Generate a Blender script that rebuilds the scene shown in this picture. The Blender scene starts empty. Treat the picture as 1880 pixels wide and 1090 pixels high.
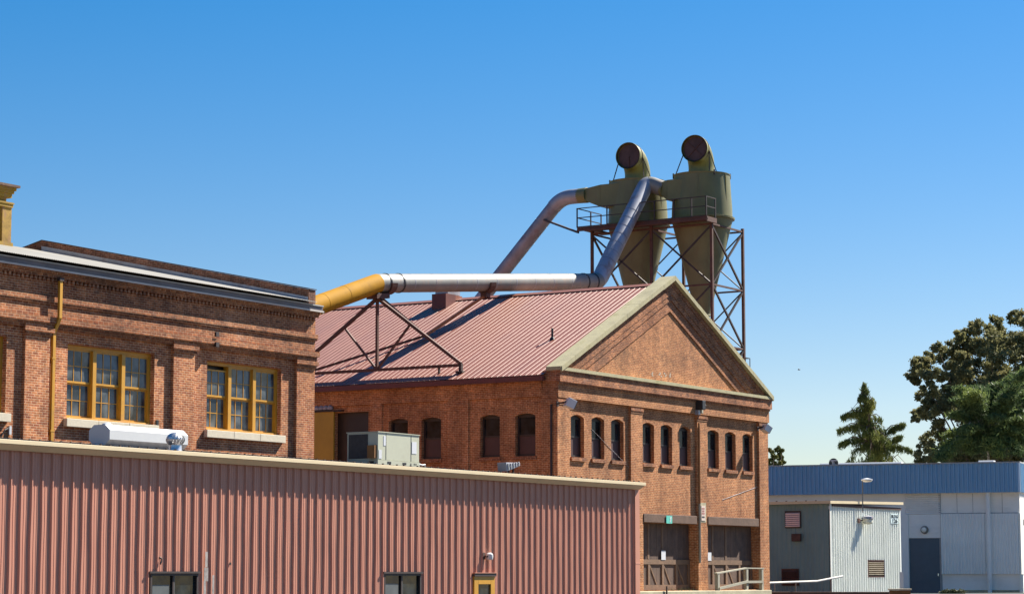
import bpy, bmesh, math, random
import numpy as np
from mathutils import Vector, Matrix
random.seed(7)
R = math.radians
S = bpy.context.scene
COL = S.collection

# ------------------------------------------------------------------ survey camera (used to measure the place)
F, PITCH, AZ, EYE = 4290.0, R(6.78), R(32.4), 2.0
_r = Vector((math.sin(AZ), -math.cos(AZ), 0))
_f = Vector((math.cos(AZ)*math.cos(PITCH), math.sin(AZ)*math.cos(PITCH), math.sin(PITCH)))
_u = Vector((-math.cos(AZ)*math.sin(PITCH), -math.sin(AZ)*math.sin(PITCH), math.cos(PITCH)))
CAM = Vector((0, 0, EYE))
def ray(x, y): return _f*F + _r*(x-940) + _u*(545-y)
def onY(x, y, Y): d = ray(x, y); return CAM + d*(Y/d.y)
def onX(x, y, X): d = ray(x, y); return CAM + d*(X/d.x)
def onD(x, y, D): return CAM + ray(x, y)*(D/F)

# ------------------------------------------------------------------ scene helpers
def tag(o, label=None, cat=None, group=None, kind=None):
    if label: o['label'] = label
    if cat: o['category'] = cat
    if group: o['group'] = group
    if kind: o['kind'] = kind
    return o

def thing(name, label, cat, loc, rz=0.0, group=None):
    o = bpy.data.objects.new(name, None); COL.objects.link(o)
    o.empty_display_size = .2
    o.location = loc; o.rotation_euler = (0, 0, rz)
    return tag(o, label, cat, group)

def root_of(o):
    while o.parent: o = o.parent
    return o

def copy_tree(o, parent=None):
    c = o.copy(); COL.objects.link(c); c.parent = parent
    for ch in [k for k in bpy.data.objects if k.parent == o]:
        copy_tree(ch, c)
    return c

class MB:
    def __init__(s): s.v = []; s.f = []
    def add(s, vs, fs):
        b = len(s.v); s.v += [Vector(v) for v in vs]; s.f += [tuple(b+i for i in f) for f in fs]
    def quad(s, a, b, c, d): s.add([a, b, c, d], [(0, 1, 2, 3)])
    def poly(s, pts): s.add(pts, [tuple(range(len(pts)))])
    def box(s, x0, x1, y0, y1, z0, z1):
        s.add([(x0,y0,z0),(x1,y0,z0),(x1,y1,z0),(x0,y1,z0),(x0,y0,z1),(x1,y0,z1),(x1,y1,z1),(x0,y1,z1)],
              [(0,3,2,1),(4,5,6,7),(0,1,5,4),(1,2,6,5),(2,3,7,6),(3,0,4,7)])
    def obox(s, c, ax, ay, az, hx, hy, hz):
        c = Vector(c); ax = Vector(ax).normalized()*hx; ay = Vector(ay).normalized()*hy; az = Vector(az).normalized()*hz
        vs = [c+ax*i+ay*j+az*k for k in (-1, 1) for (i, j) in ((-1,-1),(1,-1),(1,1),(-1,1))]
        s.add(vs, [(0,3,2,1),(4,5,6,7),(0,1,5,4),(1,2,6,5),(2,3,7,6),(3,0,4,7)])
    def bar(s, p, q, w=.08, h=None):
        p = Vector(p); q = Vector(q); d = (q-p); L = d.length
        if L < 1e-6: return
        d.normalize(); up = Vector((0,0,1)) if abs(d.z) < .95 else Vector((1,0,0))
        a = d.cross(up).normalized(); b = a.cross(d).normalized()
        s.obox((p+q)/2, d, a, b, L/2, w/2, (h or w)/2)
    def tube(s, pts, r, n=20, caps=True):
        pts = [Vector(p) for p in pts]; m = len(pts)
        rs = r if isinstance(r, (list, tuple)) else [r]*m
        T = []
        for i in range(m):
            a = pts[max(i-1,0)]; b = pts[min(i+1,m-1)]
            T.append((b-a).normalized())
        up = Vector((0,0,1)) if abs(T[0].z) < .9 else Vector((1,0,0))
        a = T[0].cross(up).normalized(); base = len(s.v)
        for i in range(m):
            a = (a - T[i]*a.dot(T[i])).normalized(); b = T[i].cross(a)
            for k in range(n):
                t = 2*math.pi*k/n
                s.v.append(pts[i] + (a*math.cos(t)+b*math.sin(t))*rs[i])
        for i in range(m-1):
            for k in range(n):
                k2 = (k+1) % n
                s.f.append((base+i*n+k, base+i*n+k2, base+(i+1)*n+k2, base+(i+1)*n+k))
        if caps:
            s.f.append(tuple(base+k for k in range(n)))
            s.f.append(tuple(base+(m-1)*n+k for k in range(n)))
    def lathe(s, cx, cy, prof, n=40, cap0=True, cap1=True):
        base = len(s.v)
        for (r, z) in prof:
            for k in range(n):
                t = 2*math.pi*k/n
                s.v.append(Vector((cx+r*math.cos(t), cy+r*math.sin(t), z)))
        m = len(prof)
        for i in range(m-1):
            for k in range(n):
                k2 = (k+1) % n
                s.f.append((base+i*n+k, base+i*n+k2, base+(i+1)*n+k2, base+(i+1)*n+k))
        if cap0: s.f.append(tuple(base+k for k in range(n)))
        if cap1: s.f.append(tuple(base+(m-1)*n+k for k in range(n)))
    def prism(s, pts, d):
        d = Vector(d); n = len(pts); pts = [Vector(p) for p in pts]
        s.add(pts+[p+d for p in pts], [tuple(range(n)), tuple(range(2*n-1, n-1, -1))] +
              [(i, (i+1) % n, n+(i+1) % n, n+i) for i in range(n)])
    def build(s, name, mat, parent=None, smooth=False, local=False, bevel=0.0, uv=True, label=None, angle=40):
        me = bpy.data.meshes.new(name)
        off = Vector((0,0,0))
        if parent is not None and not local: off = root_of(parent).location
        me.from_pydata([tuple(v-off) for v in s.v], [], s.f)
        me.validate()
        bm = bmesh.new(); bm.from_mesh(me)
        bmesh.ops.recalc_face_normals(bm, faces=bm.faces)
        if uv:
            ul = bm.loops.layers.uv.new('UVMap')
            for f in bm.faces:
                n = f.normal
                for l in f.loops:
                    co = l.vert.co + off
                    if abs(n.z) > .75: l[ul].uv = (co.x, co.y)
                    elif abs(n.x) > abs(n.y): l[ul].uv = (co.y, co.z)
                    else: l[ul].uv = (co.x, co.z)
        bm.to_mesh(me); bm.free()
        o = bpy.data.objects.new(name, me); COL.objects.link(o)
        if mat: me.materials.append(mat)
        if parent is not None: o.parent = parent
        if smooth:
            for p in me.polygons: p.use_smooth = True
            md = o.modifiers.new('edge', 'EDGE_SPLIT'); md.split_angle = R(angle)
        if bevel:
            b = o.modifiers.new('bevel', 'BEVEL'); b.width = bevel; b.segments = 2; b.limit_method = 'ANGLE'
        if label: o['label'] = label
        return o

def elbow(a, c, b, rad, n=8):
    """fillet of corner c between a and b"""
    a, c, b = Vector(a), Vector(c), Vector(b)
    u = (a-c).normalized(); v = (b-c).normalized()
    ang = u.angle(v); t = rad/math.tan(ang/2)
    t = min(t, .45*(a-c).length, .45*(b-c).length)
    p, q = c+u*t, c+v*t
    return [(p*(1-k)*(1-k) + c*2*k*(1-k) + q*k*k) for k in [i/n for i in range(n+1)]]

# ------------------------------------------------------------------ materials
def new_mat(name):
    m = bpy.data.materials.new(name); m.use_nodes = True
    nt = m.node_tree; b = nt.nodes['Principled BSDF']
    return m, nt, b
def N(nt, t, **kw):
    n = nt.nodes.new(t)
    for k, v in kw.items():
        if k in n.inputs: n.inputs[k].default_value = v
        else: setattr(n, k, v)
    return n
def ramp(nt, fac, p0, c0, p1, c1):
    r = nt.nodes.new('ShaderNodeValToRGB')
    r.color_ramp.elements[0].position = p0; r.color_ramp.elements[0].color = (*c0, 1) if len(c0) == 3 else c0
    r.color_ramp.elements[1].position = p1; r.color_ramp.elements[1].color = (*c1, 1) if len(c1) == 3 else c1
    nt.links.new(fac, r.inputs[0]); return r
def mix(nt, fac, a, b, mode='MIX'):
    m = nt.nodes.new('ShaderNodeMix'); m.data_type = 'RGBA'; m.blend_type = mode
    for s, v in ((0, fac), (6, a), (7, b)):
        if hasattr(v, 'is_linked') or hasattr(v, 'links'): nt.links.new(v, m.inputs[s])
        else: m.inputs[s].default_value = v if s == 0 else ((*v, 1) if len(v) == 3 else v)
    return m.outputs[2]

def M(name, col, rough=.6, metal=0.0, var=.18, scale=1.5, dirt=None, dirt_amt=.5, dirt_scale=(1,1,1), bump=0.0, spec=.5, lo=.52, hi=.68):
    m, nt, b = new_mat(name)
    tc = N(nt, 'ShaderNodeTexCoord')
    n1 = N(nt, 'ShaderNodeTexNoise', Scale=scale, Detail=8.0, Roughness=.65)
    nt.links.new(tc.outputs['Object'], n1.inputs['Vector'])
    c0 = tuple(max(0, c*(1-var)) for c in col); c1 = tuple(min(1, c*(1+var)) for c in col)
    r = ramp(nt, n1.outputs[0], .3, c0, .7, c1)
    out = r.outputs[0]
    if dirt:
        mp = N(nt, 'ShaderNodeMapping'); mp.inputs['Scale'].default_value = dirt_scale
        nt.links.new(tc.outputs['Object'], mp.inputs[0])
        n2 = N(nt, 'ShaderNodeTexNoise', Scale=1.0, Detail=10.0, Roughness=.7)
        nt.links.new(mp.outputs[0], n2.inputs['Vector'])
        r2 = ramp(nt, n2.outputs[0], lo, (0,0,0), hi, (dirt_amt,)*3)
        out = mix(nt, r2.outputs[0], out, dirt)
    nt.links.new(out, b.inputs['Base Color'])
    b.inputs['Roughness'].default_value = rough; b.inputs['Metallic'].default_value = metal
    b.inputs['Specular IOR Level'].default_value = spec
    if bump:
        n3 = N(nt, 'ShaderNodeTexNoise', Scale=scale*6, Detail=6.0)
        nt.links.new(tc.outputs['Object'], n3.inputs['Vector'])
        bp = N(nt, 'ShaderNodeBump', Strength=bump, Distance=.02)
        nt.links.new(n3.outputs[0], bp.inputs['Height']); nt.links.new(bp.outputs[0], b.inputs['Normal'])
    return m

def brick_mat(name, c1, c2, mortar, soot=.35, bloom=.25, seed=0.0, row=.0677, wid=.215):
    m, nt, b = new_mat(name)
    uvn = N(nt, 'ShaderNodeUVMap'); tc = N(nt, 'ShaderNodeTexCoord')
    # slight waviness of the courses
    nw = N(nt, 'ShaderNodeTexNoise', Scale=.9, Detail=3.0); nt.links.new(tc.outputs['Object'], nw.inputs['Vector'])
    va = N(nt, 'ShaderNodeVectorMath', operation='SCALE'); nt.links.new(nw.outputs['Color'], va.inputs[0]); va.inputs['Scale'].default_value = .03
    vb = N(nt, 'ShaderNodeVectorMath', operation='ADD'); nt.links.new(uvn.outputs[0], vb.inputs[0]); nt.links.new(va.outputs[0], vb.inputs[1])
    bt = N(nt, 'ShaderNodeTexBrick'); bt.offset = .5; bt.offset_frequency = 2
    bt.inputs['Scale'].default_value = 1; bt.inputs['Brick Width'].default_value = wid; bt.inputs['Row Height'].default_value = row
    bt.inputs['Mortar Size'].default_value = .0075; bt.inputs['Mortar Smooth'].default_value = .25; bt.inputs['Bias'].default_value = 0
    bt.inputs['Color1'].default_value = (*c1, 1); bt.inputs['Color2'].default_value = (*c2, 1); bt.inputs['Mortar'].default_value = (*mortar, 1)
    nt.links.new(vb.outputs[0], bt.inputs['Vector'])
    def noise(scale, detail, rough=.6):
        mp = N(nt, 'ShaderNodeMapping'); mp.inputs['Location'].default_value = (seed, seed*1.7, seed*.3)
        nt.links.new(tc.outputs['Object'], mp.inputs[0])
        n = N(nt, 'ShaderNodeTexNoise', Scale=scale, Detail=detail, Roughness=rough)
        nt.links.new(mp.outputs[0], n.inputs['Vector']); return n.outputs[0]
    out = bt.outputs[0]
    f1 = ramp(nt, noise(7, 6, .75), .35, (.55,.55,.55), .7, (1.3,1.27,1.22)).outputs[0]
    out = mix(nt, 1.0, out, f1, 'MULTIPLY')
    f2 = ramp(nt, noise(.55, 8, .7), .5, (0,0,0), .72, (soot,)*3).outputs[0]
    out = mix(nt, f2, out, (.055,.04,.033))
    f3 = ramp(nt, noise(.8, 9, .72), .6, (0,0,0), .75, (bloom,)*3).outputs[0]
    # second noise with an offset so that the bloom sits elsewhere
    n3 = f3
    mp = N(nt, 'ShaderNodeMapping'); mp.inputs['Location'].default_value = (13.1+seed, 4.2, 7.7); nt.links.new(tc.outputs['Object'], mp.inputs[0])
    nn = N(nt, 'ShaderNodeTexNoise', Scale=.9, Detail=9.0, Roughness=.75); nt.links.new(mp.outputs[0], nn.inputs['Vector'])
    f3 = ramp(nt, nn.outputs[0], .6, (0,0,0), .74, (bloom,)*3).outputs[0]
    out = mix(nt, f3, out, (.5,.42,.36))
    mp2 = N(nt, 'ShaderNodeMapping'); mp2.inputs['Scale'].default_value = (1.5, 1.5, .16); mp2.inputs['Location'].default_value = (seed*3, 1.1, 0); nt.links.new(tc.outputs['Object'], mp2.inputs[0])
    ns = N(nt, 'ShaderNodeTexNoise', Scale=1.0, Detail=7.0, Roughness=.6); nt.links.new(mp2.outputs[0], ns.inputs['Vector'])
    out = mix(nt, 1.0, out, ramp(nt, ns.outputs[0], .32, (.76,.73,.72), .62, (1.16,1.16,1.14)).outputs[0], 'MULTIPLY')
    nb = N(nt, 'ShaderNodeTexNoise', Scale=.35, Detail=3.0); nt.links.new(tc.outputs['Object'], nb.inputs['Vector'])
    out = mix(nt, 1.0, out, ramp(nt, nb.outputs[0], .35, (.86,.82,.82), .65, (1.12,1.12,1.1)).outputs[0], 'MULTIPLY')
    nt.links.new(out, b.inputs['Base Color'])
    b.inputs['Roughness'].default_value = .9; b.inputs['Specular IOR Level'].default_value = .2
    bp = N(nt, 'ShaderNodeBump', Strength=.6, Distance=.012); bp.invert = True
    nt.links.new(bt.outputs['Fac'], bp.inputs['Height']); nt.links.new(bp.outputs[0], b.inputs['Normal'])
    return m

def glass_mat(name, base=(.02,.025,.03), rough=.05, var=.6, spec=.5):
    m, nt, b = new_mat(name)
    tc = N(nt, 'ShaderNodeTexCoord')
    n1 = N(nt, 'ShaderNodeTexNoise', Scale=2.2, Detail=4.0); nt.links.new(tc.outputs['Object'], n1.inputs['Vector'])
    r = ramp(nt, n1.outputs[0], .35, tuple(c*(1-var) for c in base), .68, tuple(c*(1+2*var) for c in base))
    nt.links.new(r.outputs[0], b.inputs['Base Color'])
    b.inputs['Roughness'].default_value = rough; b.inputs['Specular IOR Level'].default_value = spec
    n2 = N(nt, 'ShaderNodeTexNoise', Scale=1.6, Detail=2.0); nt.links.new(tc.outputs['Object'], n2.inputs['Vector'])
    bp = N(nt, 'ShaderNodeBump', Strength=.15, Distance=.03); nt.links.new(n2.outputs[0], bp.inputs['Height']); nt.links.new(bp.outputs[0], b.inputs['Normal'])
    return m

def leaf_mat(name, c0, c1, c2, scale=.5, transl=.25):
    m, nt, b = new_mat(name)
    tc = N(nt, 'ShaderNodeTexCoord')
    n1 = N(nt, 'ShaderNodeTexNoise', Scale=scale, Detail=5.0, Roughness=.7); nt.links.new(tc.outputs['Object'], n1.inputs['Vector'])
    r = ramp(nt, n1.outputs[0], .32, c0, .7, c2)
    e = r.color_ramp.elements.new(.5); e.color = (*c1, 1)
    nt.links.new(r.outputs[0], b.inputs['Base Color']); b.inputs['Roughness'].default_value = .55
    b.inputs['Specular IOR Level'].default_value = .12
    t = N(nt, 'ShaderNodeBsdfTranslucent'); nt.links.new(r.outputs[0], t.inputs['Color'])
    mx = N(nt, 'ShaderNodeMixShader'); mx.inputs[0].default_value = transl
    out = nt.nodes['Material Output']
    nt.links.new(b.outputs[0], mx.inputs[1]); nt.links.new(t.outputs[0], mx.inputs[2]); nt.links.new(mx.outputs[0], out.inputs[0])
    return m

BRICK_L = brick_mat('brick_left', (.52,.205,.084), (.30,.09,.042), (.68,.49,.33), soot=.6, bloom=.45, seed=1.3)
BRICK_G = brick_mat('brick_gable', (.46,.19,.078), (.33,.122,.052), (.60,.43,.26), soot=.5, bloom=.2, seed=5.2)
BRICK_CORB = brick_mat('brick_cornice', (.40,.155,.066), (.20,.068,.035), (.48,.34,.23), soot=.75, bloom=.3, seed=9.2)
BRICK_DARK = brick_mat('brick_sooty_shaded', (.23,.09,.055), (.14,.055,.036), (.30,.22,.17), soot=.7, bloom=.05, seed=3.2)  # sooty brick, darkened further: shade of the parapet's inner face in its colour
STONE = M('coping_stone', (.36,.325,.19), .85, var=.25, scale=1.2, dirt=(.22,.20,.08), dirt_amt=.8, dirt_scale=(1.2,1.2,1.2), bump=.3)
SILL = M('sill_stone', (.58,.52,.40), .85, var=.12, scale=2, dirt=(.3,.25,.16), dirt_amt=.5, bump=.2)
ROOFRED = M('red_roof_metal', (.265,.108,.072), .5, var=.08, scale=.5, dirt=(.2,.08,.065), dirt_amt=.5, dirt_scale=(.25,1.2,.3), spec=.4)
REDTRIM = M('dark_red_trim', (.12,.03,.025), .6, var=.2)
PINK = M('pink_siding', (.50,.228,.155), .5, var=.05, scale=.6, dirt=(.40,.175,.12), dirt_amt=.75, dirt_scale=(2.2,.4,.22), spec=.35)
CREAM = M('cream_trim', (.66,.54,.34), .55, var=.08, scale=1, dirt=(.42,.32,.18), dirt_amt=.4)
SHEDROOF = M('shed_roof_metal', (.075,.06,.052), .5, var=.1)
GUTTER = M('weathered_gutter', (.33,.335,.33), .55, var=.12, scale=1.2, dirt=(.28,.15,.10), dirt_amt=.7, dirt_scale=(.5,2,2))
ROOFGREY = M('grey_corrugated_roof', (.37,.35,.30), .55, var=.12, scale=.8, dirt=(.33,.27,.18), dirt_amt=.6, dirt_scale=(.4,.6,1))
YELLOW = M('yellow_paint', (.50,.25,.018), .5, var=.12, scale=1.8, dirt=(.36,.19,.04), dirt_amt=.6, dirt_scale=(2,2,1.5))
YPIPE = M('yellow_pipe_paint', (.37,.185,.008), .75, var=.1, scale=1.2, dirt=(.25,.13,.015), dirt_amt=.6, dirt_scale=(1.5,1.5,1.5), spec=.15)
YOLD = M('peeling_yellow_paint', (.27,.165,.012), .75, var=.25, scale=2, dirt=(.22,.12,.09), dirt_amt=.9, dirt_scale=(3,3,1.2))
PEEL = M('bare_peeling_wood', (.27,.165,.03), .85, var=.35, scale=5, dirt=(.24,.13,.085), dirt_amt=.8, dirt_scale=(5,5,1.6))
YDOOR = M('dull_yellow_door', (.40,.24,.02), .55, var=.1)
GALV = M('galvanised_duct', (.205,.205,.19), .55, metal=.2, var=.16, scale=1.3, dirt=(.30,.20,.15), dirt_amt=.55, dirt_scale=(2.5,2.5,.9))
GALVDK = M('dull_galvanised_duct', (.31,.325,.37), .5, metal=.35, var=.2, scale=1.3, dirt=(.22,.13,.10), dirt_amt=.8, dirt_scale=(1.2,1.2,.7))
OLIVE = M('olive_paint', (.155,.145,.05), .45, var=.18, scale=.9, dirt=(.13,.105,.06), dirt_amt=.5, dirt_scale=(1.5,1.5,.35))
OLIVEY = M('yellow_olive_paint', (.18,.17,.05), .5, var=.2, scale=1.1, dirt=(.09,.08,.035), dirt_amt=.6, dirt_scale=(1.5,1.5,.5))
OLIVEB = M('brown_olive_paint', (.145,.145,.068), .6, var=.15, scale=.9, dirt=(.11,.068,.035), dirt_amt=.6, dirt_scale=(1.5,1.5,.3))
RUST = M('rusty_steel', (.085,.036,.025), .75, var=.4, scale=3)
RUSTO = M('orange_rust_steel', (.40,.15,.055), .75, var=.3, scale=3)
DARKST = M('dark_steel', (.035,.022,.02), .6, var=.4, scale=2)
BLACK = M('black_rubber', (.018,.018,.02), .5, var=.2)
INSIDE = M('duct_inside', (.07,.035,.03), .8, var=.4, scale=3)
ACPAINT = M('pale_green_grey_paint', (.46,.47,.36), .45, var=.06, dirt=(.36,.34,.25), dirt_amt=.4)
COIL = M('dark_coil', (.035,.035,.035), .6, var=.3, scale=8)
WHITEM = M('white_sheet_metal', (.56,.57,.57), .38, metal=.0, var=.04, scale=1.2, spec=.6)
ALU = M('mill_aluminium', (.62,.62,.62), .3, metal=.7, var=.1)
PAPER = M('white_paper', (.55,.57,.60), .7, var=.03)
BROWNBOX = M('brown_box', (.25,.11,.03), .7, var=.25)
WOODDK = M('dark_door_wood', (.085,.05,.035), .8, var=.35, scale=2.5, dirt=(.15,.09,.06), dirt_amt=.6, dirt_scale=(4,4,.6), bump=.3)
WOODLT = M('worn_door_wood', (.155,.09,.052), .8, var=.3, scale=3, dirt=(.16,.09,.05), dirt_amt=.7, dirt_scale=(4,4,.8), bump=.3)
LINTEL = M('lintel_timber', (.115,.066,.043), .85, var=.3, scale=2, dirt=(.14,.09,.07), dirt_amt=.6, dirt_scale=(.6,3,3), bump=.4)
RAILW = M('grey_painted_timber', (.33,.31,.235), .75, var=.15, scale=3, dirt=(.25,.22,.15), dirt_amt=.5)
CONC = M('stained_concrete', (.40,.36,.24), .9, var=.2, scale=1.6, dirt=(.24,.23,.12), dirt_amt=.7, dirt_scale=(1,1,.8), bump=.3)
FRAMEDK = M('dark_window_frame', (.022,.016,.014), .55, var=.3)
REDBROWN = M('red_brown_tone', (.06,.027,.026), .6, var=.15)  # door leaf colour, also the reddish reflection painted on the lower panes
GLASS = glass_mat('dark_glass', (.010,.012,.014), .1, .6, .12)
GLASSL = glass_mat('dusty_glass', (.055,.062,.066), .14, .55, .45)
GLASSW = glass_mat('black_glass', (.012,.016,.017), .1, .8)
BLUEM = M('blue_fascia_metal', (.19,.37,.54), .45, var=.08, scale=.4, dirt=(.15,.28,.40), dirt_amt=.4, dirt_scale=(.4,.4,.2))
GREYW = M('grey_panel', (.82,.79,.74), .7, var=.06, scale=.6, dirt=(.58,.55,.50), dirt_amt=.4, dirt_scale=(.5,.5,1.5))
GREYR = M('grey_ribbed_panel', (.80,.80,.77), .6, var=.06, scale=.6)
BLUEDOOR = M('slate_blue_door', (.05,.085,.12), .5, var=.1)
WHITEP = M('white_panel', (.78,.76,.68), .6, var=.04)
CORRW = M('pale_corrugated_siding', (.78,.80,.73), .5, var=.07, scale=.8, dirt=(.50,.50,.42), dirt_amt=.4, dirt_scale=(2,2,.4))
CORRG = M('grey_green_siding', (.15,.25,.245), .55, var=.12, scale=.7, dirt=(.22,.29,.27), dirt_amt=.5, dirt_scale=(3,3,.3))
LOUV = M('weathered_louver', (.42,.37,.27), .7, var=.2)
LOUVP = M('pink_lit_louver', (.80,.60,.56), .7, var=.08)  # pale pink puts the light on the slats into their colour
TEAL = M('teal_sign_paint', (.10,.50,.40), .5, var=.05)
SIGNW = M('cream_sign_paint', (.62,.50,.42), .6, var=.08)
SIGNRED = M('faded_red_ink', (.42,.10,.09), .6, var=.1)
INK = M('black_letters', (.012,.02,.025), .5, var=.1)
SIGNBLUE = M('pale_blue_sign', (.62,.74,.74), .5, var=.05)
FADED = M('faded_white_paint', (.40,.32,.25), .85, var=.15, scale=8)
TRUNK = M('bark', (.12,.085,.06), .9, var=.3, scale=4)
LEAF_OAK = leaf_mat('oak_leaves', (.12,.12,.058), (.20,.195,.085), (.33,.30,.14), .45, .35)
LEAF_FEA = leaf_mat('feathery_leaves', (.06,.095,.045), (.10,.145,.055), (.24,.28,.07), .3, .35)
LEAF_CED = leaf_mat('cedar_needles', (.06,.085,.03), (.115,.14,.04), (.22,.21,.05), .6, .35)
LEAF_SML = leaf_mat('small_tree_leaves', (.04,.05,.015), (.08,.09,.025), (.13,.12,.03), .6)
WEED = leaf_mat('weed_leaves', (.05,.06,.03), (.09,.10,.05), (.14,.14,.08), 2)
ASPH = M('asphalt', (.042,.040,.038), .9, var=.25, scale=.4, dirt=(.065,.06,.055), dirt_amt=.5, dirt_scale=(.15,.15,.15))

# ------------------------------------------------------------------ walls with openings
def wall(mb, axis, plane, u0, u1, z0, z1, ops, depth, back=None):
    P = (lambda u, z, d=0.0: Vector((u, plane+d, z))) if axis == 'y' else (lambda u, z, d=0.0: Vector((plane+d, u, z)))
    us = sorted({u0, u1, *[o[0] for o in ops], *[o[1] for o in ops]}); zs = sorted({z0, z1, *[o[2] for o in ops], *[o[3]+o[4] for o in ops]})
    for i in range(len(us)-1):
        for j in range(len(zs)-1):
            cu, cz = (us[i]+us[i+1])/2, (zs[j]+zs[j+1])/2
            if any(o[0] < cu < o[1] and o[2] < cz < o[3]+o[4] for o in ops): continue
            mb.quad(P(us[i], zs[j]), P(us[i+1], zs[j]), P(us[i+1], zs[j+1]), P(us[i], zs[j+1]))
    for (a, b, za, zb, rise) in ops:
        mb.quad(P(a, za), P(b, za), P(b, za, depth), P(a, za, depth))
        for u in (a, b): mb.quad(P(u, za), P(u, zb), P(u, zb, depth), P(u, za, depth))
        n = 8 if rise else 1
        arc = [(a+(b-a)*k/n, zb+rise*(1-(2*k/n-1)**2)) for k in range(n+1)]
        for k in range(n):
            (ua, ya), (ub, yb) = arc[k], arc[k+1]
            mb.quad(P(ua, ya), P(ub, yb), P(ub, yb, depth), P(ua, ya, depth))
            if rise: mb.quad(P(ua, ya), P(ub, yb), P(ub, zb+rise), P(ua, zb+rise))

# ================================================================== SETTING
g = MB()
nx, ny = 60, 60
xs = [-900, -300, -100, -40, 0, 30, 60, 64, 68, 72, 76, 80, 84, 88, 92, 100, 120, 160, 220, 400, 900, 2500, 6000]
ys = [-6000, -2000, -600, -200, -60, 0, 20, 40, 60, 90, 140, 250, 600, 2000, 6000]
def gz(x):
    t = min(1, max(0, (x-62)/30)); return t*t*(3-2*t)
for i in range(len(xs)-1):
    for j in range(len(ys)-1):
        g.quad((xs[i],ys[j],gz(xs[i])),(xs[i+1],ys[j],gz(xs[i+1])),(xs[i+1],ys[j+1],gz(xs[i+1])),(xs[i],ys[j+1],gz(xs[i])))
o = g.build('ground', ASPH); tag(o, 'asphalt yard around the buildings', 'ground', kind='structure')

# ================================================================== METAL SHED (front)
SY = 34.4
shed = thing('metal_shed', 'long pink ribbed metal shed with cream eave along the bottom of the photo', 'shed', (44, SY, 0))
def ribbed(mb, pts_of, u0, u1, z0, z1, pitch, rib=.032, base=.085, top=.035, minor=True, ops=(), wavy=0):
    """sheet with trapezoid ribs; pts_of(u, out, z)"""
    prof = []
    n = int((u1-u0)/pitch)+1
    for i in range(n):
        a = u0+i*pitch
        w = random.uniform(-.006, .006)
        seg = [(a, 0), (a+(base-top)/2, rib), (a+(base+top)/2, rib), (a+base, 0)]
        if minor:
            for c in (base+(pitch-base)*.33, base+(pitch-base)*.67):
                seg += [(a+c-.016, 0), (a+c-.008, .006), (a+c+.008, .006), (a+c+.016, 0)]
        for (u, h) in seg: prof.append((min(u+w, u1), h))
    prof.append((u1, 0))
    for k in range(len(prof)-1):
        (ua, ha), (ub, hb) = prof[k], prof[k+1]
        if ub-ua < 1e-5: continue
        spans = [(z0, z1)]
        for (oa, ob, za, zb) in ops:
            if oa-1e-4 < (ua+ub)/2 < ob+1e-4:
                ns = []
                for (s0, s1) in spans:
                    if za <= s0 and zb >= s1: continue
                    if za > s0: ns.append((s0, min(za, s1)))
                    if zb < s1: ns.append((max(zb, s0), s1))
                spans = ns
        if wavy:
            def dv(u, z): return wavy*(.6*math.sin(u*5.3+z*1.9)+.5*math.sin(u*11.1-z*2.7)+.4*math.sin(u*2.3+z*4.1))*min(1, max(0, (4.5-z)/1.2))
            for (s0, s1) in spans:
                m = max(1, int((s1-s0)/.3))
                for q in range(m):
                    za, zb = s0+(s1-s0)*q/m, s0+(s1-s0)*(q+1)/m
                    mb.quad(pts_of(ua+dv(ua, za), ha, za), pts_of(ub+dv(ub, za), hb, za), pts_of(ub+dv(ub, zb), hb, zb), pts_of(ua+dv(ua, zb), ha, zb))
            continue
        for (s0, s1) in spans:
            mb.quad(pts_of(ua, ha, s0), pts_of(ub, hb, s0), pts_of(ub, hb, s1), pts_of(ua, ha, s1))
SW = [(39.34, 40.96, .95, 2.05), (48.15, 49.79, .95, 2.05), (52.26, 53.27, 0, 2.06)]
w = MB(); ribbed(w, lambda u, h, z: (u, SY-h, z), 24, 61.0, 0, 4.66, .3048, rib=.043, base=.08, top=.03, ops=SW, wavy=.008)
w.build('siding', PINK, shed)
w = MB(); w.box(61.0, 61.10, SY+.03, 44.2, 0, 4.6); w.box(24, 24.1, SY+.03, 44.2, 0, 4.6); w.box(24.1, 61.0, 44.1, 44.2, 0, 4.6)
w.build('end_wall', PINK, shed)
w = MB(); w.box(60.94, 61.21, SY-.07, SY+.06, 0, 4.53); w.box(60.94, 61.22, SY-.075, SY-.069, 2.33, 2.36)
w.build('corner_trim', PINK, shed, bevel=.008)
w = MB(); w.box(61.102, 61.22, SY+.061, SY+.26, 0, 4.5); w.build('downpipe', PINK, shed, bevel=.02)
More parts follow.
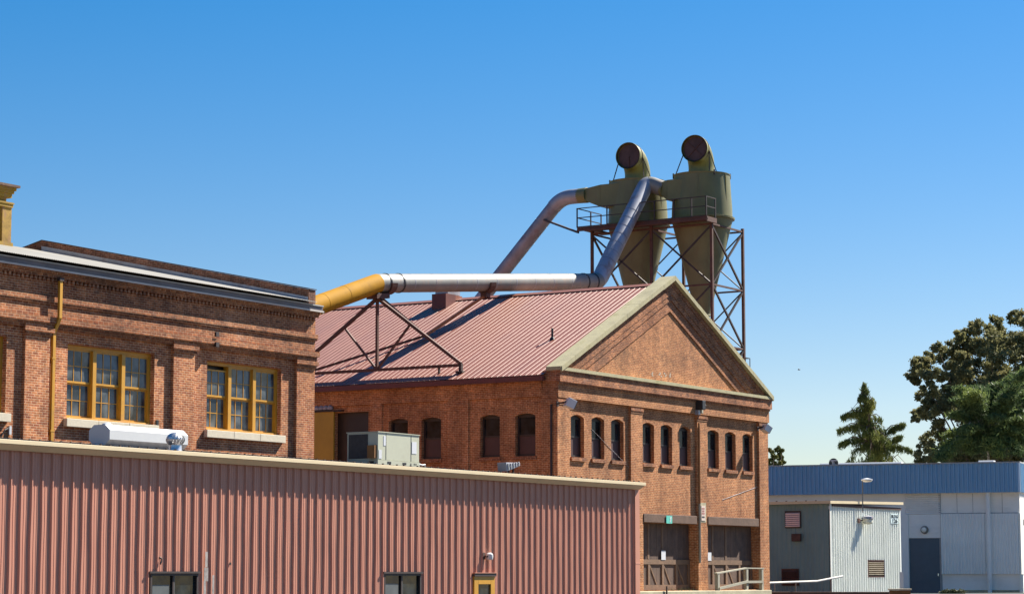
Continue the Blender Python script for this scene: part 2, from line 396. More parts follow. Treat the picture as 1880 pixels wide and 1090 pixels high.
# roof, low pitch, ribs run up the slope
w = MB()
def roofpt(u, h, t): return (u, 34.17+t*10.0, 4.72+t*10.0*.083+h)
ribbed(w, roofpt, 23.8, 61.20, 0, 1, .3048, rib=.03, minor=False)
w.build('roof', SHEDROOF, shed)
w = MB()
w.box(23.8, 61.22, 34.11, 34.18, 4.65, 4.74)
w.build('eave_trim', CREAM, shed, bevel=.006)
w = MB()
w.prism([(23.8, 34.13, 4.645), (23.8, 34.30, 4.535), (23.8, 34.345, 4.535), (23.8, 34.345, 4.60), (23.8, 34.18, 4.66)], (37.38, 0, 0))
w.build('soffit', CREAM, shed)
w = MB()
for i in range(122):
    x = 24.05+i*.3048; w.obox((x, 34.185, 4.762), (1,0,0), (0,1,0), (0,0,1), .018, .02, .02)
w.build('rib_closures', DARKST, shed)
for (a, b, z0, z1) in SW[:2]:
    f = MB()
    for (p, q) in (((a, z0), (a+.055, z1)), ((b-.055, z0), (b, z1)), ((a+.055, z0), (b-.055, z0+.06)), ((a+.055, z1-.06), (b-.055, z1))):
        f.box(p[0], q[0], SY-.045, SY+.08, p[1], q[1])
    f.box((a+b)/2-.03, (a+b)/2+.03, SY-.01, SY+.07, z0+.06, z1-.06)
    f.box(a-.05, b+.05, SY-.075, SY-.046, z1-.01, z1+.035)
    fo = f.build('window', DARKST, shed)
    f = MB(); f.box(a+.055, (a+b)/2-.03, SY+.03, SY+.05, z0+.06, z1-.06); f.box((a+b)/2+.03, b-.055, SY+.015, SY+.03, z0+.06, z1-.06)
    f.build('pane', GLASSW, fo)
    f = MB(); f.box(a+.14, (a+b)/2-.11, SY+.022, SY+.029, z0+.06, z1-.26); f.box((a+b)/2+.032, (a+b)/2+.05, SY-.004, SY+.012, z0+.06, z1-.06)
    f.build('sash', M('sash_metal', (.10,.11,.11), .4, var=.3), fo)
a, b, z0, z1 = SW[2]
d = MB(); d.box(a, a+.2, SY-.05, SY+.06, 0, z1-.09); d.box(b-.2, b, SY-.05, SY+.06, 0, z1-.09); d.box(a+.2, b-.2, SY-.05, SY+.06, 0, 1.05); d.box(a+.2, b-.2, SY-.05, SY+.06, z1-.3, z1-.09)
do = d.build('door', YELLOW, shed, bevel=.006)
d = MB(); d.box(a+.2, b-.2, SY-.01, SY+.02, 1.05, z1-.3); d.build('pane', GLASSW, do)
d = MB(); d.box(a-.03, b+.03, SY-.085, SY+.06, z1-.09, z1-.01); d.build('door_header', DARKST, do)
d = MB(); d.box(a-.05, b+.05, SY-.10, SY-.03, z1-.008, z1+.012); d.build('drip_flashing', PINK, do)

w = MB()
for (px0, px1, py0, py1) in ((377, 381, 1012, 1040), (375, 382, 1041, 1066), (390, 393, 1055, 1089), (374, 378, 1066, 1090)):
    p, q = onY(px0, py0, SY-.047), onY(px1, py1, SY-.047); w.box(p.x, q.x, SY-.048, SY-.0445, q.z, p.z)
w.build('scuffed_paint', M('scuff', (.30,.27,.25), .7, var=.4, scale=9), shed)
w = MB(); p = onY(293, 1027, SY-.02); w.bar((p.x-.03, SY-.07, p.z-.1), (p.x+.02, SY-.07, p.z+.02), .025); w.bar((p.x+.02, SY-.07, p.z+.02), (p.x+.02, SY, p.z+.06), .03); p = onY(421, 1034, SY-.02); w.box(p.x-.02, p.x+.02, SY-.06, SY-.04, p.z-.03, p.z+.03); w.build('hook', BLACK, shed)
wl = thing('wall_light', 'small white bulkhead light on pink siding above the yellow door', 'light', (52.85, SY, 2.5))
f = MB(); f.lathe(52.88, SY-.13, [(.02,2.40),(.085,2.42),(.10,2.49),(.09,2.56),(.04,2.60)], 16); f.build('lamp_head', WHITEM, wl, smooth=True)
f = MB(); f.tube([(52.74, SY-.02, 2.50), (52.74, SY-.12, 2.50), (52.80, SY-.13, 2.50)], .025, 10); f.box(52.68, 52.80, SY-.05, SY-.02, 2.42, 2.60); f.build('bracket', RUST, wl)

# ------------------------------------------------------------------ things on the shed roof
def rz_shed(Y): return 4.715+(Y-34.02)*.083
ac = thing('air_conditioner', 'boxy pale green rooftop air conditioner with a dark coil side', 'air conditioner', (51.1, 36.5, rz_shed(36.5)))
ax0, ax1, ay0, ay1 = 50.13, 52.04, 36.0, 37.0; az0 = rz_shed(36)+.02
b_ = MB()
b_.box(ax0, ax1, ay0, ay1, az0+.12, az0+.84)
b_.build('cabinet', ACPAINT, ac, bevel=.008)
b_ = MB(); b_.box(ax0-.02, ax1+.02, ay0-.02, ay1+.02, az0+.842, az0+.865); b_.build('cover', ACPAINT, ac)
b_ = MB(); b_.box(ax0-.01, ax1+.01, ay0-.012, ay1+.01, az0, az0+.118); b_.build('base_rail', ACPAINT, ac)
b_ = MB()
for x in (50.55, 51.25): b_.box(x, x+.17, ay0-.017, ay0-.01, az0+.03, az0+.085)
for y in (36.12, 36.75): b_.box(ax0-.015, ax0-.009, y, y+.16, az0+.03, az0+.085)
for x in (51.62, 51.78, 51.86): b_.box(x, x+.035, ay0-.017, ay0-.01, az0+.04, az0+.08)
b_.build('fork_slot', BLACK, ac)
b_ = MB(); b_.box(ax0-.012, ax0-.003, ay0+.32, ay1-.05, az0+.16, az0+.80); b_.build('coil_grille', COIL, ac)
b_ = MB(); b_.box(ax0-.11, ax0-.004, ay0+.03, ay0+.27, az0+.16, az0+.5); b_.box(ax0-.115, ax0-.111, ay0+.08, ay0+.2, az0+.38, az0+.43); b_.build('control_box', BROWNBOX, ac)
b_ = MB(); b_.box(ax0+.36, ax0+.375, ay0-.006, ay0-.0, az0+.12, az0+.84); b_.box(ax0+1.52, ax0+1.535, ay0-.006, ay0, az0+.12, az0+.84); b_.build('panel_seam', COIL, ac)
b_ = MB(); b_.box(ax0+.25, ax0+.35, ay0-.008, ay0-.002, az0+.5, az0+.76); b_.box(ax0+1.56, ax0+1.78, ay0-.008, ay0-.002, az0+.34, az0+.66); b_.box(ax0+.04, ax0+.17, ay0-.008, ay0-.002, az0+.15, az0+.38); b_.build('data_plate', PAPER, ac)
b_ = MB(); b_.box(ax0+.1, ax1-.1, ay0+.08, ay1-.08, az0-.08, az0-.001); b_.build('curb', GALVDK, ac)
b_ = MB(); b_.tube([(ax1-.02, 36.1, az0+.1), (ax1+.3, 36.1, az0+.06), (ax1+.42, 36.1, az0+.08), (ax1+.42, 36.1, az0-.03)], .025, 8); b_.build('drain_pipe', WHITEM, ac)

vent = thing('duct_box', 'long white eight-sided sheet metal duct lying on the shed roof', 'duct', (41.7, 36.8, rz_shed(36.8)))
b_ = MB(); zc = rz_shed(36.8)+.255; oc = []
for (y, z) in ((-.32,-.11),(-.17,-.235),(.17,-.235),(.32,-.11),(.32,.11),(.17,.235),(-.17,.235),(-.32,.11)): oc.append((40.3, 36.82+y, zc+z))
b_.prism(oc, (2.75, 0, 0)); b_.build('duct_body', WHITEM, vent)
b_ = MB()
for y in (36.72, 36.95): b_.box(40.27, 40.3, y, y+.05, zc-.30, zc-.2)
b_.box(40.6, 42.9, 36.65, 36.98, zc-.30, zc-.237); b_.build('foot', GALVDK, vent)
dome = thing('roof_dome_vent', 'small white dome vent behind the eight-sided duct', 'vent', (41.74, 37.9, rz_shed(37.9)))
b_ = MB(); b_.lathe(41.74, 37.9, [(.05, rz_shed(37.9)), (.05, 5.40), (.13, 5.44), (.15, 5.50), (.12, 5.56), (.05, 5.60)], 16); b_.build('dome_cap', WHITEM, dome, smooth=True)

tv = thing('turbine_vent', 'round silver turbine vent with curved fins in front of the white duct', 'vent', (42.0, 35.0, rz_shed(35.0)))
tx, ty = onY(322, 800, 35.0).x, 35.0; tz = rz_shed(35.0)-.02
b_ = MB(); b_.lathe(tx, ty, [(.19, tz-.02), (.15, tz+.05), (.145, tz+.16)], 24); b_.build('collar', ALU, tv, smooth=True)
b_ = MB()
for k in range(18):
    t0 = 2*math.pi*k/18
    pts = []
    for j in range(7):
        ph = j/6; rr = .12+.10*math.sin(math.pi*(ph*.85+.1)); z = tz+.16+.26*ph
        pts.append((rr, t0+.5*ph, z))
    for j in range(6):
        (r0, a0, z0), (r1, a1, z1) = pts[j], pts[j+1]; dw = .30
        b_.quad((tx+r0*math.cos(a0), ty+r0*math.sin(a0), z0), (tx+r0*.93*math.cos(a0+dw), ty+r0*.93*math.sin(a0+dw), z0),
                (tx+r1*.93*math.cos(a1+dw), ty+r1*.93*math.sin(a1+dw), z1), (tx+r1*math.cos(a1), ty+r1*math.sin(a1), z1))
b_.build('fins', ALU, tv)
b_ = MB(); b_.lathe(tx, ty, [(.135, tz+.41), (.11, tz+.435), (.03, tz+.45)], 20); b_.build('cap', ALU, tv, smooth=True)

fl = thing('roof_floodlight', 'grey ribbed floodlight tilted on short posts at the shed roof edge', 'light', (54.6, 35.2, rz_shed(35.2)))
p0 = onY(930, 857, 35.2); p1 = onY(955, 850, 35.2)
b_ = MB(); d_ = (p1-p0).normalized(); nrm = Vector((0,1,0)).cross(d_).normalized()
b_.prism([p0-nrm*.13, p0+nrm*.12, p1+nrm*.07, p1-nrm*.02], (0, .3, 0)); b_.build('lamp_housing', GALVDK, fl, bevel=.01)
b_ = MB()
for k in range(5):
    c = p0.lerp(p1, .12+.19*k); b_.obox(c+Vector((0,-.012,0)), d_, (0,1,0), nrm, .012, .014, .09-.008*k)
b_.build('ribs', ALU, fl)
b_ = MB()
for k in (.35, .7):
    c = p0.lerp(p1, k); b_.bar((c.x, 35.3, rz_shed(35.3)-.02), (c.x, 35.3, c.z+.02), .05)
b_.build('post', RUST, fl)

# ================================================================== LEFT BRICK BUILDING
LB = thing('brick_building', 'brick building with three-part yellow sash windows and a yellow downspout', 'building', (45, 46, 0))
YP, YW = 45.0, 45.11
LX0, LX1 = 26.0, 59.2
WW = [(42.04, 45.66), (48.02, 51.66), (54.03, 57.62), (36.04, 39.66), (30.04, 33.66)]
ZS, ZT = 6.31, 8.39
w = MB()
ops = [(a, b, ZS, ZT, 0) for a, b in WW]
wall(w, 'y', YW, LX0, LX1-.01, 0, 8.72, ops, .38)
PIL = [(46.25, 47.20), (52.38, 53.33), (58.28, LX1), (40.30, 41.25), (34.35, 35.30), (28.4, 29.35)]
for (a, b) in PIL:
    w.box(a, b, YP, YW+.05, 0, 8.72)
w.box(LX1-.36, LX1, YW+.05, 68.0, 0, 10.3)
w.box(LX0, LX0+.3, YW+.05, 68, 0, 10.3); w.box(LX0+.3, LX1-.36, 67.7, 68, 0, 10.3)
w.build('wall', BRICK_L, LB)
# cornice courses
w = MB()
w.box(LX0, LX1+.003, YP-.003, YW+.1, 8.723, 10.14)
w.box(LX0, LX1+.05, YP-.05, YP-.004, 9.40, 9.46)
w.box(LX0, LX1+.07, YP-.07, YP-.0035, 9.462, 9.60)
w.box(LX0, LX1+.05, YP-.05, YP-.0035, 8.80, 8.87)
w.box(LX0, LX1+.11, YP-.11, YP-.0035, 8.872, 9.04)
for (a, b) in PIL:
    w.box(a-.04, b+.04, YP-.045, YP-.0035, 8.52, 8.60); w.box(a-.10, b+.10, YP-.085, YP-.0037, 8.602, 8.72); w.box(a-.06, b+.06, YP-.06, YP-.0039, 8.722, 8.798)
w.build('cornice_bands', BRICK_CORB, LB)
w = MB()
for i in range(int((LX1-LX0)/.165)):
    x = LX0+.02+i*.165; w.box(x, x+.085, YP-.065, YP-.0045, 10.02, 10.135)
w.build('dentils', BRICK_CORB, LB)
w = MB(); w.box(LX0, LX1+.08, YP-.09, YW+.1, 10.142, 10.22); w.box(LX0, LX1+.10, YP-.14, YW+.09, 10.222, 10.312); w.box(LX1+.004, LX1+.12, YW+.1, 46.0, 10.142, 10.2)
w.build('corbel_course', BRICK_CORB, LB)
w = MB()  # gutter and fascia
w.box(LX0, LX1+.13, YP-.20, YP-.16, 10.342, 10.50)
w.build('fascia', M('fascia_painted_shade', (.13,.115,.13), .55, var=.25, dirt=(.2,.12,.09), dirt_amt=.6, dirt_scale=(.4,2,2)), LB)  # fascia coloured darker: the shade under the gutter edge is in the paint
w = MB(); w.box(LX0, LX1+.13, YP-.20, YP-.162, 10.315, 10.34); w.box(LX0, LX1+.14, YP-.245, YP-.20, 10.30, 10.350); w.build('gutter_lip', M('rusty_lip', (.50,.46,.42), .55, var=.15, scale=1, dirt=(.45,.30,.22), dirt_amt=.8, dirt_scale=(.35,1,1)), LB)
w = MB(); w.box(LX0, LX1+.13, YP-.235, YP-.165, 10.487, 10.525); 
for k in range(28): w.box(LX0+.3+k*1.2, LX0+.34+k*1.2, YP-.24, YP-.19, 10.478, 10.486)
w.build('gutter', GUTTER, LB)
# corrugated roof
w = MB(); nn = int((LX1-.36-LX0)/.07)
def rfL(Y): return 10.575+.2115*(Y-44.6)
w.quad((LX0-.2, 44.66, rfL(44.66)-.03), (LX1-.37, 44.66, rfL(44.66)-.03), (LX1-.37, 56.6, rfL(56.6)-.03), (LX0-.2, 56.6, rfL(56.6)-.03))
pr = []
for i in range(int((LX1-.37-LX0)/.0425)):
    pr.append((LX0+i*.0425, .008 if i % 2 else -.008))
for i in range(len(pr)-1):
    (a, ha), (b, hb) = pr[i], pr[i+1]
    if a < 33: continue
    w.quad((a, 44.60, rfL(44.6)+ha), (b, 44.60, rfL(44.6)+hb), (b, 56.6, rfL(56.6)+hb), (a, 56.6, rfL(56.6)+ha))
w.quad((LX0-.2, 56.6, rfL(56.6)), (LX1-.37, 56.6, rfL(56.6)), (LX1-.37, 68.6, rfL(44.6)), (LX0-.2, 68.6, rfL(44.6)))
w.build('roof', ROOFGREY, LB)
# raked parapet of the right end, seen from its inner side
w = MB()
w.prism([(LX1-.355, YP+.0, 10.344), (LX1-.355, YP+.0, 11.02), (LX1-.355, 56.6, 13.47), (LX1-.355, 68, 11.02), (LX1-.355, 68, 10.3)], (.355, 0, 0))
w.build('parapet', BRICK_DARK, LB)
w = MB()
for (y0, z0, y1, z1) in ((YP-.03, 11.022, 56.6, 13.472), (56.6, 13.472, 68, 11.022)):
    w.prism([(LX1-.37, y0, z0), (LX1+.02, y0, z0), (LX1+.02, y0, z0+.03), (LX1-.37, y0, z0+.03)], (0, y1-y0, z1-z0))
w.build('parapet_cap', DARKST, LB)
w = MB(); w.prism([(LX1-.372, YP+.02, rfL(45)-.1), (LX1-.372, YP+.02, rfL(45)+.12), (LX1-.372, 56.6, rfL(56.6)+.17), (LX1-.372, 56.6, rfL(56.6)-.1)], (.012, 0, 0)); w.build('flashing', GALVDK, LB)
# windows
def sash_window(a, b):
    f = MB(); y0, y1 = YW+.15, YW+.30; W = b-a; t = .085; mu = .15
    f.box(a, a+t, y0, y1, ZS, ZT); f.box(b-t, b, y0, y1, ZS, ZT); f.box(a+t, b-t, y0, y1, ZT-.11, ZT); f.box(a+t, b-t, y0-.06, y1, ZS, ZS+.06)
    lw = (W-2*t-2*mu)/3; edges = []
    for i in range(3):
        s = a+t+i*(lw+mu); edges.append((s, s+lw))
    for i in (0, 1):
        f.box(edges[i][1], edges[i][1]+mu, y0-.05, y1, ZS+.06, ZT-.11)
    fo = f.build('window', YELLOW, LB, bevel=.006)
    sa = MB(); ga = MB(); zm = (ZS+ZT)/2-.02
    for i, (s, e) in enumerate(edges):
        drop = .12 if (i == 0 and a > 52 and a < 55) else 0
        for (z0, z1, yo) in ((zm-drop*.0, ZT-.11-drop, .03), (ZS+.06, zm, .075)):
            yy = y0+yo; r_ = .045
            sa.box(s, s+r_, yy, yy+.04, z0, z1); sa.box(e-r_, e, yy, yy+.04, z0, z1); sa.box(s+r_, e-r_, yy, yy+.04, z0, z0+.055); sa.box(s+r_, e-r_, yy, yy+.04, z1-.05, z1)
            iw = (e-s-2*r_)/3; q = .011
            for k in (1, 2): sa.box(s+r_+k*iw-q, s+r_+k*iw+q, yy+.004, yy+.034, z0+.055, z1-.05)
            zz = (z0+z1)/2; sa.box(s+r_, e-r_, yy+.007, yy+.031, zz-q, zz+q)
            for k in range(3):
                for (za, zb) in ((z0+.055, zz), (zz, z1-.05)):
                    c = Vector((s+r_+(k+.5)*iw, yy+.02, (za+zb)/2)); tl = random.uniform(-.02, .02); t2 = random.uniform(-.03, .03)
                    ga.obox(c, (1, tl, 0), (-tl, 1, t2), (0, -t2, 1), iw/2, .003, (zb-za)/2)
    sa.build('sash', YELLOW, fo); ga.build('panes', GLASSL, fo)
    si = MB(); l = (b-a+.22)/3
    for k in range(3): si.box(a-.11+k*l+.004, a-.11+(k+1)*l-.004, YP-.02, YW+.25, ZS-.23, ZS-.002)
    si.build('sill', SILL, fo, bevel=.01)
    # black sheet standing in for the unlit room behind
    sh = MB(); sh.box(a+.02, b-.02, YW+.37, YW+.40, ZS, ZT); sh.build('dark_room_backing', BLACK, fo)
for a, b in WW: sash_window(a, b)
# yellow downspout
w = MB()
w.box(47.32, 47.43, YP-.21, YP-.13, 9.02, 10.08)
w.prism([(47.32, YP-.21, 9.02), (47.32, YP-.13, 9.02), (47.32, YW-.03, 8.62), (47.32, YW-.03, 8.50), (47.32, YW-.11, 8.62)], (.11, 0, 0))
w.box(47.32, 47.43, YW-.11, YW-.03, 5.0, 8.62)
w.build('downspout', YELLOW, LB, bevel=.006)
w = MB(); w.box(47.29, 47.46, YP-.23, YP-.12, 10.05, 10.14); w.build('rain_head', DARKST, LB)
w = MB()
for z in (5.9, 7.9): w.box(47.30, 47.45, YW-.115, YW-.0, z, z+.05)
w.build('pipe_strap', YELLOW, LB)
# yellow cupola on the ridge
w = MB(); cx1 = 56.02
w.box(50.5, cx1-.18, 55.36, 57.84, 12.7, 14.46); w.build('cupola', YOLD, LB)
cup = bpy.data.objects['cupola']
for x in (cx1-.42, 53.0):
    w = MB(); w.box(x, x+.42, 55.28, 55.6, 12.95, 14.13); w.build('corner_post', PEEL, cup)
w = MB(); w.box(cx1-.42, cx1, 57.55, 57.9, 12.95, 14.13); w.build('corner_post', PEEL, cup)
w = MB(); w.box(50.5, cx1+.05, 55.23, 57.98, 12.72, 12.95); w.box(50.5, cx1+.035, 55.245, 57.97, 14.13, 14.30); w.box(50.5, cx1+.06, 55.22, 58.0, 14.24, 14.285)
w.build('trim', YOLD, cup)
w = MB()
for k, (e, z0, z1) in enumerate(((.04, 14.462, 14.60), (.09, 14.602, 14.70), (.14, 14.702, 14.80))): w.box(50.5, cx1+e, 55.36-e, 57.84+e, z0, z1)
w.build('cornice', YOLD, cup)
w = MB(); w.prism([(50.2, 55.10, 14.802), (50.2, 58.1, 14.802), (50.2, 58.1, 14.88), (50.2, 56.6, 15.08), (50.2, 55.10, 14.88)], (cx1+.2-50.2, 0, 0)); w.build('cap_roof', LINTEL, cup)
# small wall hardware
w = MB(); w.box(45.78, 45.86, YW-.06, YW-.005, 5.75, 5.98); w.build('junction_box', WHITEM, LB)
w = MB(); w.tube([(45.74, YW-.05, 5.92), (45.6, YW-.06, 5.86), (45.4, YW-.05, 5.55), (45.35, YW-.05, 5.2)], .018, 8); w.build('cable', BLACK, LB)
for (px, py) in ((327, 772), (288, 777)):
    p = onY(px, py, YW); w = MB(); w.box(p.x-.05, p.x+.05, YW-.03, YW-.003, p.z-.1, p.z+.1); w.build('wall_tie', BLACK, LB)
for (px, py) in ((397, 613), (397, 632)):
    p = onY(px, py, YP-.1); w = MB(); w.box(p.x-.07, p.x+.07, YP-.16, YP-.09, p.z-.08, p.z+.06); w.build('wall_tie', DARKST, LB)

# ================================================================== GABLE BRICK BUILDING
GB = thing('gabled_warehouse', 'gabled brick warehouse with red ribbed metal roof and stone coping', 'building', (83, 45.5, 0))
GX0, GX1, XC = 74.06, 91.66, 82.86
GP, GW = 45.0, 45.105           # pier plane / panel plane
SX = 74.165                      # side panel plane
GYE = 76.0
fw_px = [(1048,1072.5),(1086,1109.5),(1122,1145),(1179,1201),(1213,1234),(1247,1268),(1299,1319.5),(1331,1350.5),(1363,1381.5)]
FWIN = []
for (a, b) in fw_px: FWIN.append((onY(a, 800, GW).x, onY(b, 800, GW).x))
DOORS = [(80.53, 85.11), (85.96, 90.78)]
w = MB()
ops = [(a, b, 6.40, 7.89, .11) for a, b in FWIN] + [(a, b, 1.40, 4.06, 0) for a, b in DOORS]
wall(w, 'y', GW, GX0+.25, GX1-.05, 0, 8.56, ops, .45)
PIERS = [(GX0, 74.93), (79.58, 80.52), (85.12, 85.95), (90.79, GX1)]
for (a, b) in PIERS: w.box(a, b, GP, GW+.06, 0, 8.56)
w.build('wall', BRICK_G, GB)
w = MB()
w.box(GX0-.03, GX1+.03, GP-.055, 45.62, 8.562, 9.14)
w.build('frieze', BRICK_G, GB)
w = MB()
w.box(GX0-.09, GX1+.09, 44.83, 45.6, 9.142, 9.50)
w.box(GX0-.05, GX1+.05, 44.90, GP-.056, 9.06, 9.14)
w.box(GX0-.11, GX1+.11, 44.81, 45.59, 9.502, 9.556)
for (a, b) in PIERS:
    w.box(a-.02, b+.02, GP-.02, GP-.0025, 8.30, 8.38); w.box(a-.035, b+.035, GP-.04, GP-.0025, 8.382, 8.50)
w.build('cornice', BRICK_CORB, GB)
# pediment
ZB = 9.682; SL = .486
def rake(mb, ztop, zbot, y0, y1, base=ZB):
    for sgn in (-1, 1):
        mb.prism([(XC, y0, ztop), (XC, y0, zbot), (XC+sgn*(zbot-base)/SL, y0, base), (XC+sgn*(ztop-base)/SL, y0, base)], (0, y1-y0, 0))
w = MB()
GPN = 45.05
w.poly([(XC, GPN, 12.62), (XC-(12.62-ZB)/SL, GPN, ZB), (XC+(12.62-ZB)/SL, GPN, ZB)])
w.build('pediment_panel', BRICK_G, GB)
w = MB()
rake(w, 13.05, 12.60, 45.0, 45.6)
rake(w, 13.30, 13.052, 44.955, 45.6)
rake(w, 13.62, 13.302, 44.925, 45.6)
rake(w, 13.84, 13.622, 44.90, 45.6)
w.build('raking_cornice', BRICK_CORB, GB)
w = MB(); w.box(GX0-.15, GX1+.15, 44.765, 45.40, 9.558, 9.68); 
n = 9
for sgn in (-1, 1):
    for k in range(n):
        t0, t1 = k/n, (k+1)/n; e = .006
        xa = XC+sgn*((13.90-9.60)/SL+.06)*t0; xb = XC+sgn*((13.90-9.60)/SL+.06)*t1
        za, zb = 13.90-abs(xa-XC)*SL, 13.90-abs(xb-XC)*SL; j = random.uniform(-.008, .008)
        dx = (xb-xa)*e; dz = (zb-za)*e
        w.prism([(xa+dx, 44.73, za-.055+j), (xb-dx, 44.73, zb-.055+j), (xb-dx, 44.73, zb+.135+j), (xa+dx, 44.73, za+.135+j)], (0, .71, 0))
w.build('coping', STONE, GB)
w = MB()
for (px, py) in ((1199, 686), (1212, 687), (1221, 687), (1231, 688)):
    p = onY(px, py, GPN-.004)
    for k in range(3):
        a = random.uniform(-.1, .1); w.box(p.x+a-.05, p.x+a+.05, GPN-.006-.001*k, GPN-.002, p.z-.10+.05*k, p.z-.05+.06*k)
w.build('faded_marking', FADED, GB)
# side wall
SWIN = [(46.03, 46.92), (47.61, 48.49), (50.29, 51.20), (51.84, 52.74), (58.5, 59.4), (60.1, 61.0)]
w = MB()
ops = [(a, b, 6.42, 7.93, .09) for a, b in SWIN] + [(53.72, 55.36, 5.0, 8.36, 0)]
wall(w, 'x', SX, 45.25, GYE, 0, 8.62, ops, .32)
for (a, b) in ((GP+.001, 45.72), (48.98, 49.94), (53.02, 53.5), (57.0, 57.9), (61.6, 62.5)): w.box(GX0+.003, SX+.05, a, b, 0, 8.62)
w.build('wall', BRICK_G, GB)
w = MB(); w.box(GX0+.004, SX+.3, 45.601, GYE, 8.622, 9.2)
w.box(GX0-.03, GX0+.002, 45.66, GYE, 8.9, 8.98); w.box(GX0-.06, GX0+.002, 45.66, GYE, 8.982, 9.2)
for (a, b) in ((45.0, 45.72), (48.98, 49.94), (53.02, 53.5)): w.box(GX0-.03, GX0+.0015, a-.03 if a > 46 else a, b+.03, 8.36, 8.5)
w.build('frieze', BRICK_G, GB)
w = MB(); w.box(GX1-.35, GX1-.003, 45.33, GYE, 0, 9.2); w.box(GX0+.3, GX1-.4, GYE-.3, GYE, 0, 9.2)
w.prism([(GX0+.3, GYE-.3, 9.202), (GX1-.3, GYE-.3, 9.202), (XC, GYE-.3, 13.4)], (0, .3, 0)); w.build('wall', BRICK_G, GB)
# roof
EX, EZ, RZ = 73.74, 9.40, 13.74
rs = (RZ-EZ)/(XC-EX)
w = MB()
def rfpt(sgn):
    def f(u, h, t):
        x = (EX + t*(XC-EX)) if sgn < 0 else (2*XC-EX - t*(XC-EX))
        return (x-h*rs*.9*(-sgn)*-1, u, EZ + t*(RZ-EZ) + h*.9)
    return f
ribbed(w, rfpt(-1), 45.42, GYE+.2, 0, 1, .256, rib=.016, base=.034, top=.014, minor=False)
w.build('roof', ROOFRED, GB, label='red ribbed metal roof')
w = MB(); w.quad((XC, 45.42, RZ), (XC, GYE+.2, RZ), (2*XC-EX, GYE+.2, EZ), (2*XC-EX, 45.42, EZ)); w.build('roof', ROOFRED, GB)
w = MB(); w.prism([(XC-.24, 45.43, RZ-.07), (XC, 45.43, RZ+.055), (XC+.24, 45.43, RZ-.07)], (0, GYE-45.2, 0)); w.build('ridge_cap', ROOFRED, GB)
w = MB(); w.box(EX-.06, EX+.10, 45.44, GYE+.2, EZ-.22, EZ-.03); w.box(EX+.10, GX0+.002, 45.44, GYE+.2, EZ-.19, EZ-.16); w.build('eave_gutter', REDTRIM, GB)
# roof vent with curb, small vent pipe
vp = onD(818, 552, 100)
VX, VYc = XC-.62, XC*math.tan(R(32.4)-math.atan((818-940)/4316))-.30
w = MB(); w.box(VX-.40, VX+.35, VYc-.36, VYc+.36, RZ-.75, RZ+.16); w.build('roof_vent', REDTRIM, GB)
rv = bpy.data.objects['roof_vent']
w = MB(); w.box(VX-.2, VX+.75, VYc-.32, VYc+.32, RZ+.162, RZ+.5); w.build('vent_duct', GALVDK, rv)
w = MB(); w.box(VX+.351, VX+.85, VYc-.36, VYc+.36, RZ-.4, RZ+.14); w.build('vent_cap', ROOFRED, rv)
vx = 76.3; py_ = None
for k in range(400):
    vx = 74+k*.02; p = onX(1014, 622, vx)
    if abs(p.z-(EZ+(vx-EX)*rs)) < .02: break
w = MB(); w.tube([(p.x, p.y, p.z-.05), (p.x, p.y, p.z+.42)], .045, 10); w.lathe(p.x, p.y, [(.11, p.z-.03), (.06, p.z+.08)], 12); w.build('vent_pipe', BLACK, GB)
# windows (dark frame, glass above, reddish reflection painted as a panel below)
def arch_window(axis, a, b, z0, z1, rise, plane, tone):
    P = (lambda u, d, z: (u, plane+d, z)) if axis == 'y' else (lambda u, d, z: (plane+d, u, z))
    def bx(mb, u0, u1, d0, d1, za, zb):
        p, q = P(u0, d0, za), P(u1, d1, zb); mb.box(min(p[0],q[0]), max(p[0],q[0]), min(p[1],q[1]), max(p[1],q[1]), za, zb)
    f = MB(); t = .075; zm = z0+(z1-z0)*.52
    bx(f, a, a+t, .16, .25, z0, z1+rise); bx(f, b-t, b, .16, .25, z0, z1+rise); bx(f, a+t, b-t, .16, .25, z0, z0+.09)
    bx(f, a+t, b-t, .16, .25, z1-.05, z1+rise); bx(f, a+t, b-t, .17, .24, zm-.03, zm+.03)
    fo = f.build('window', FRAMEDK, GB)
    f = MB(); bx(f, a+t, b-t, .20, .21, zm+.03, z1-.05); f.build('pane', GLASS, fo)
    f = MB(); bx(f, a+t, b-t, .195, .215, z0+.09, zm-.03); f.build('reflection_pane', tone, fo)
    f = MB(); bx(f, a-.05, b+.05, -.075, .15, z0-.14, z0-.003); f.build('sill', BRICK_CORB, fo)
    f = MB(); bx(f, a+.01, b-.01, .26, .30, z0, z1+rise); f.build('dark_room_backing', BLACK, fo)  # black sheet for the dark of the unlit room
    f = MB(); n = 12
    for lay in ((0, 1) if axis == 'x' else (0,)):
        for k in range(n):
            e0 = .10 if axis == 'y' else .1+.1*lay
            def ap(t): return a-e0+(b-a+2*e0)*t, z1+.03+(.07 if axis == 'y' else 0)+(rise+.04)*(1-(2*t-1)**2)+lay*.115
            u0, q0 = ap(k/n+.006); u1, q1 = ap((k+1)/n-.006); th = .12 if axis == 'y' else .105; pr0 = -.004 if axis == 'y' else -.012
            f.prism([P(u0, pr0, q0), P(u1, pr0, q1), P(u1, pr0, q1+th), P(u0, pr0, q0+th)], Vector(P(0, -.001, 0))-Vector(P(0, pr0, 0)))
    f.build('brick_arch', BRICK_G, fo)
for i, (a, b) in enumerate(FWIN): arch_window('y', a, b, 6.40, 7.89, .11, GW, REDBROWN)
for (a, b) in SWIN: arch_window('x', a, b, 6.42, 7.93, .09, SX, REDBROWN)
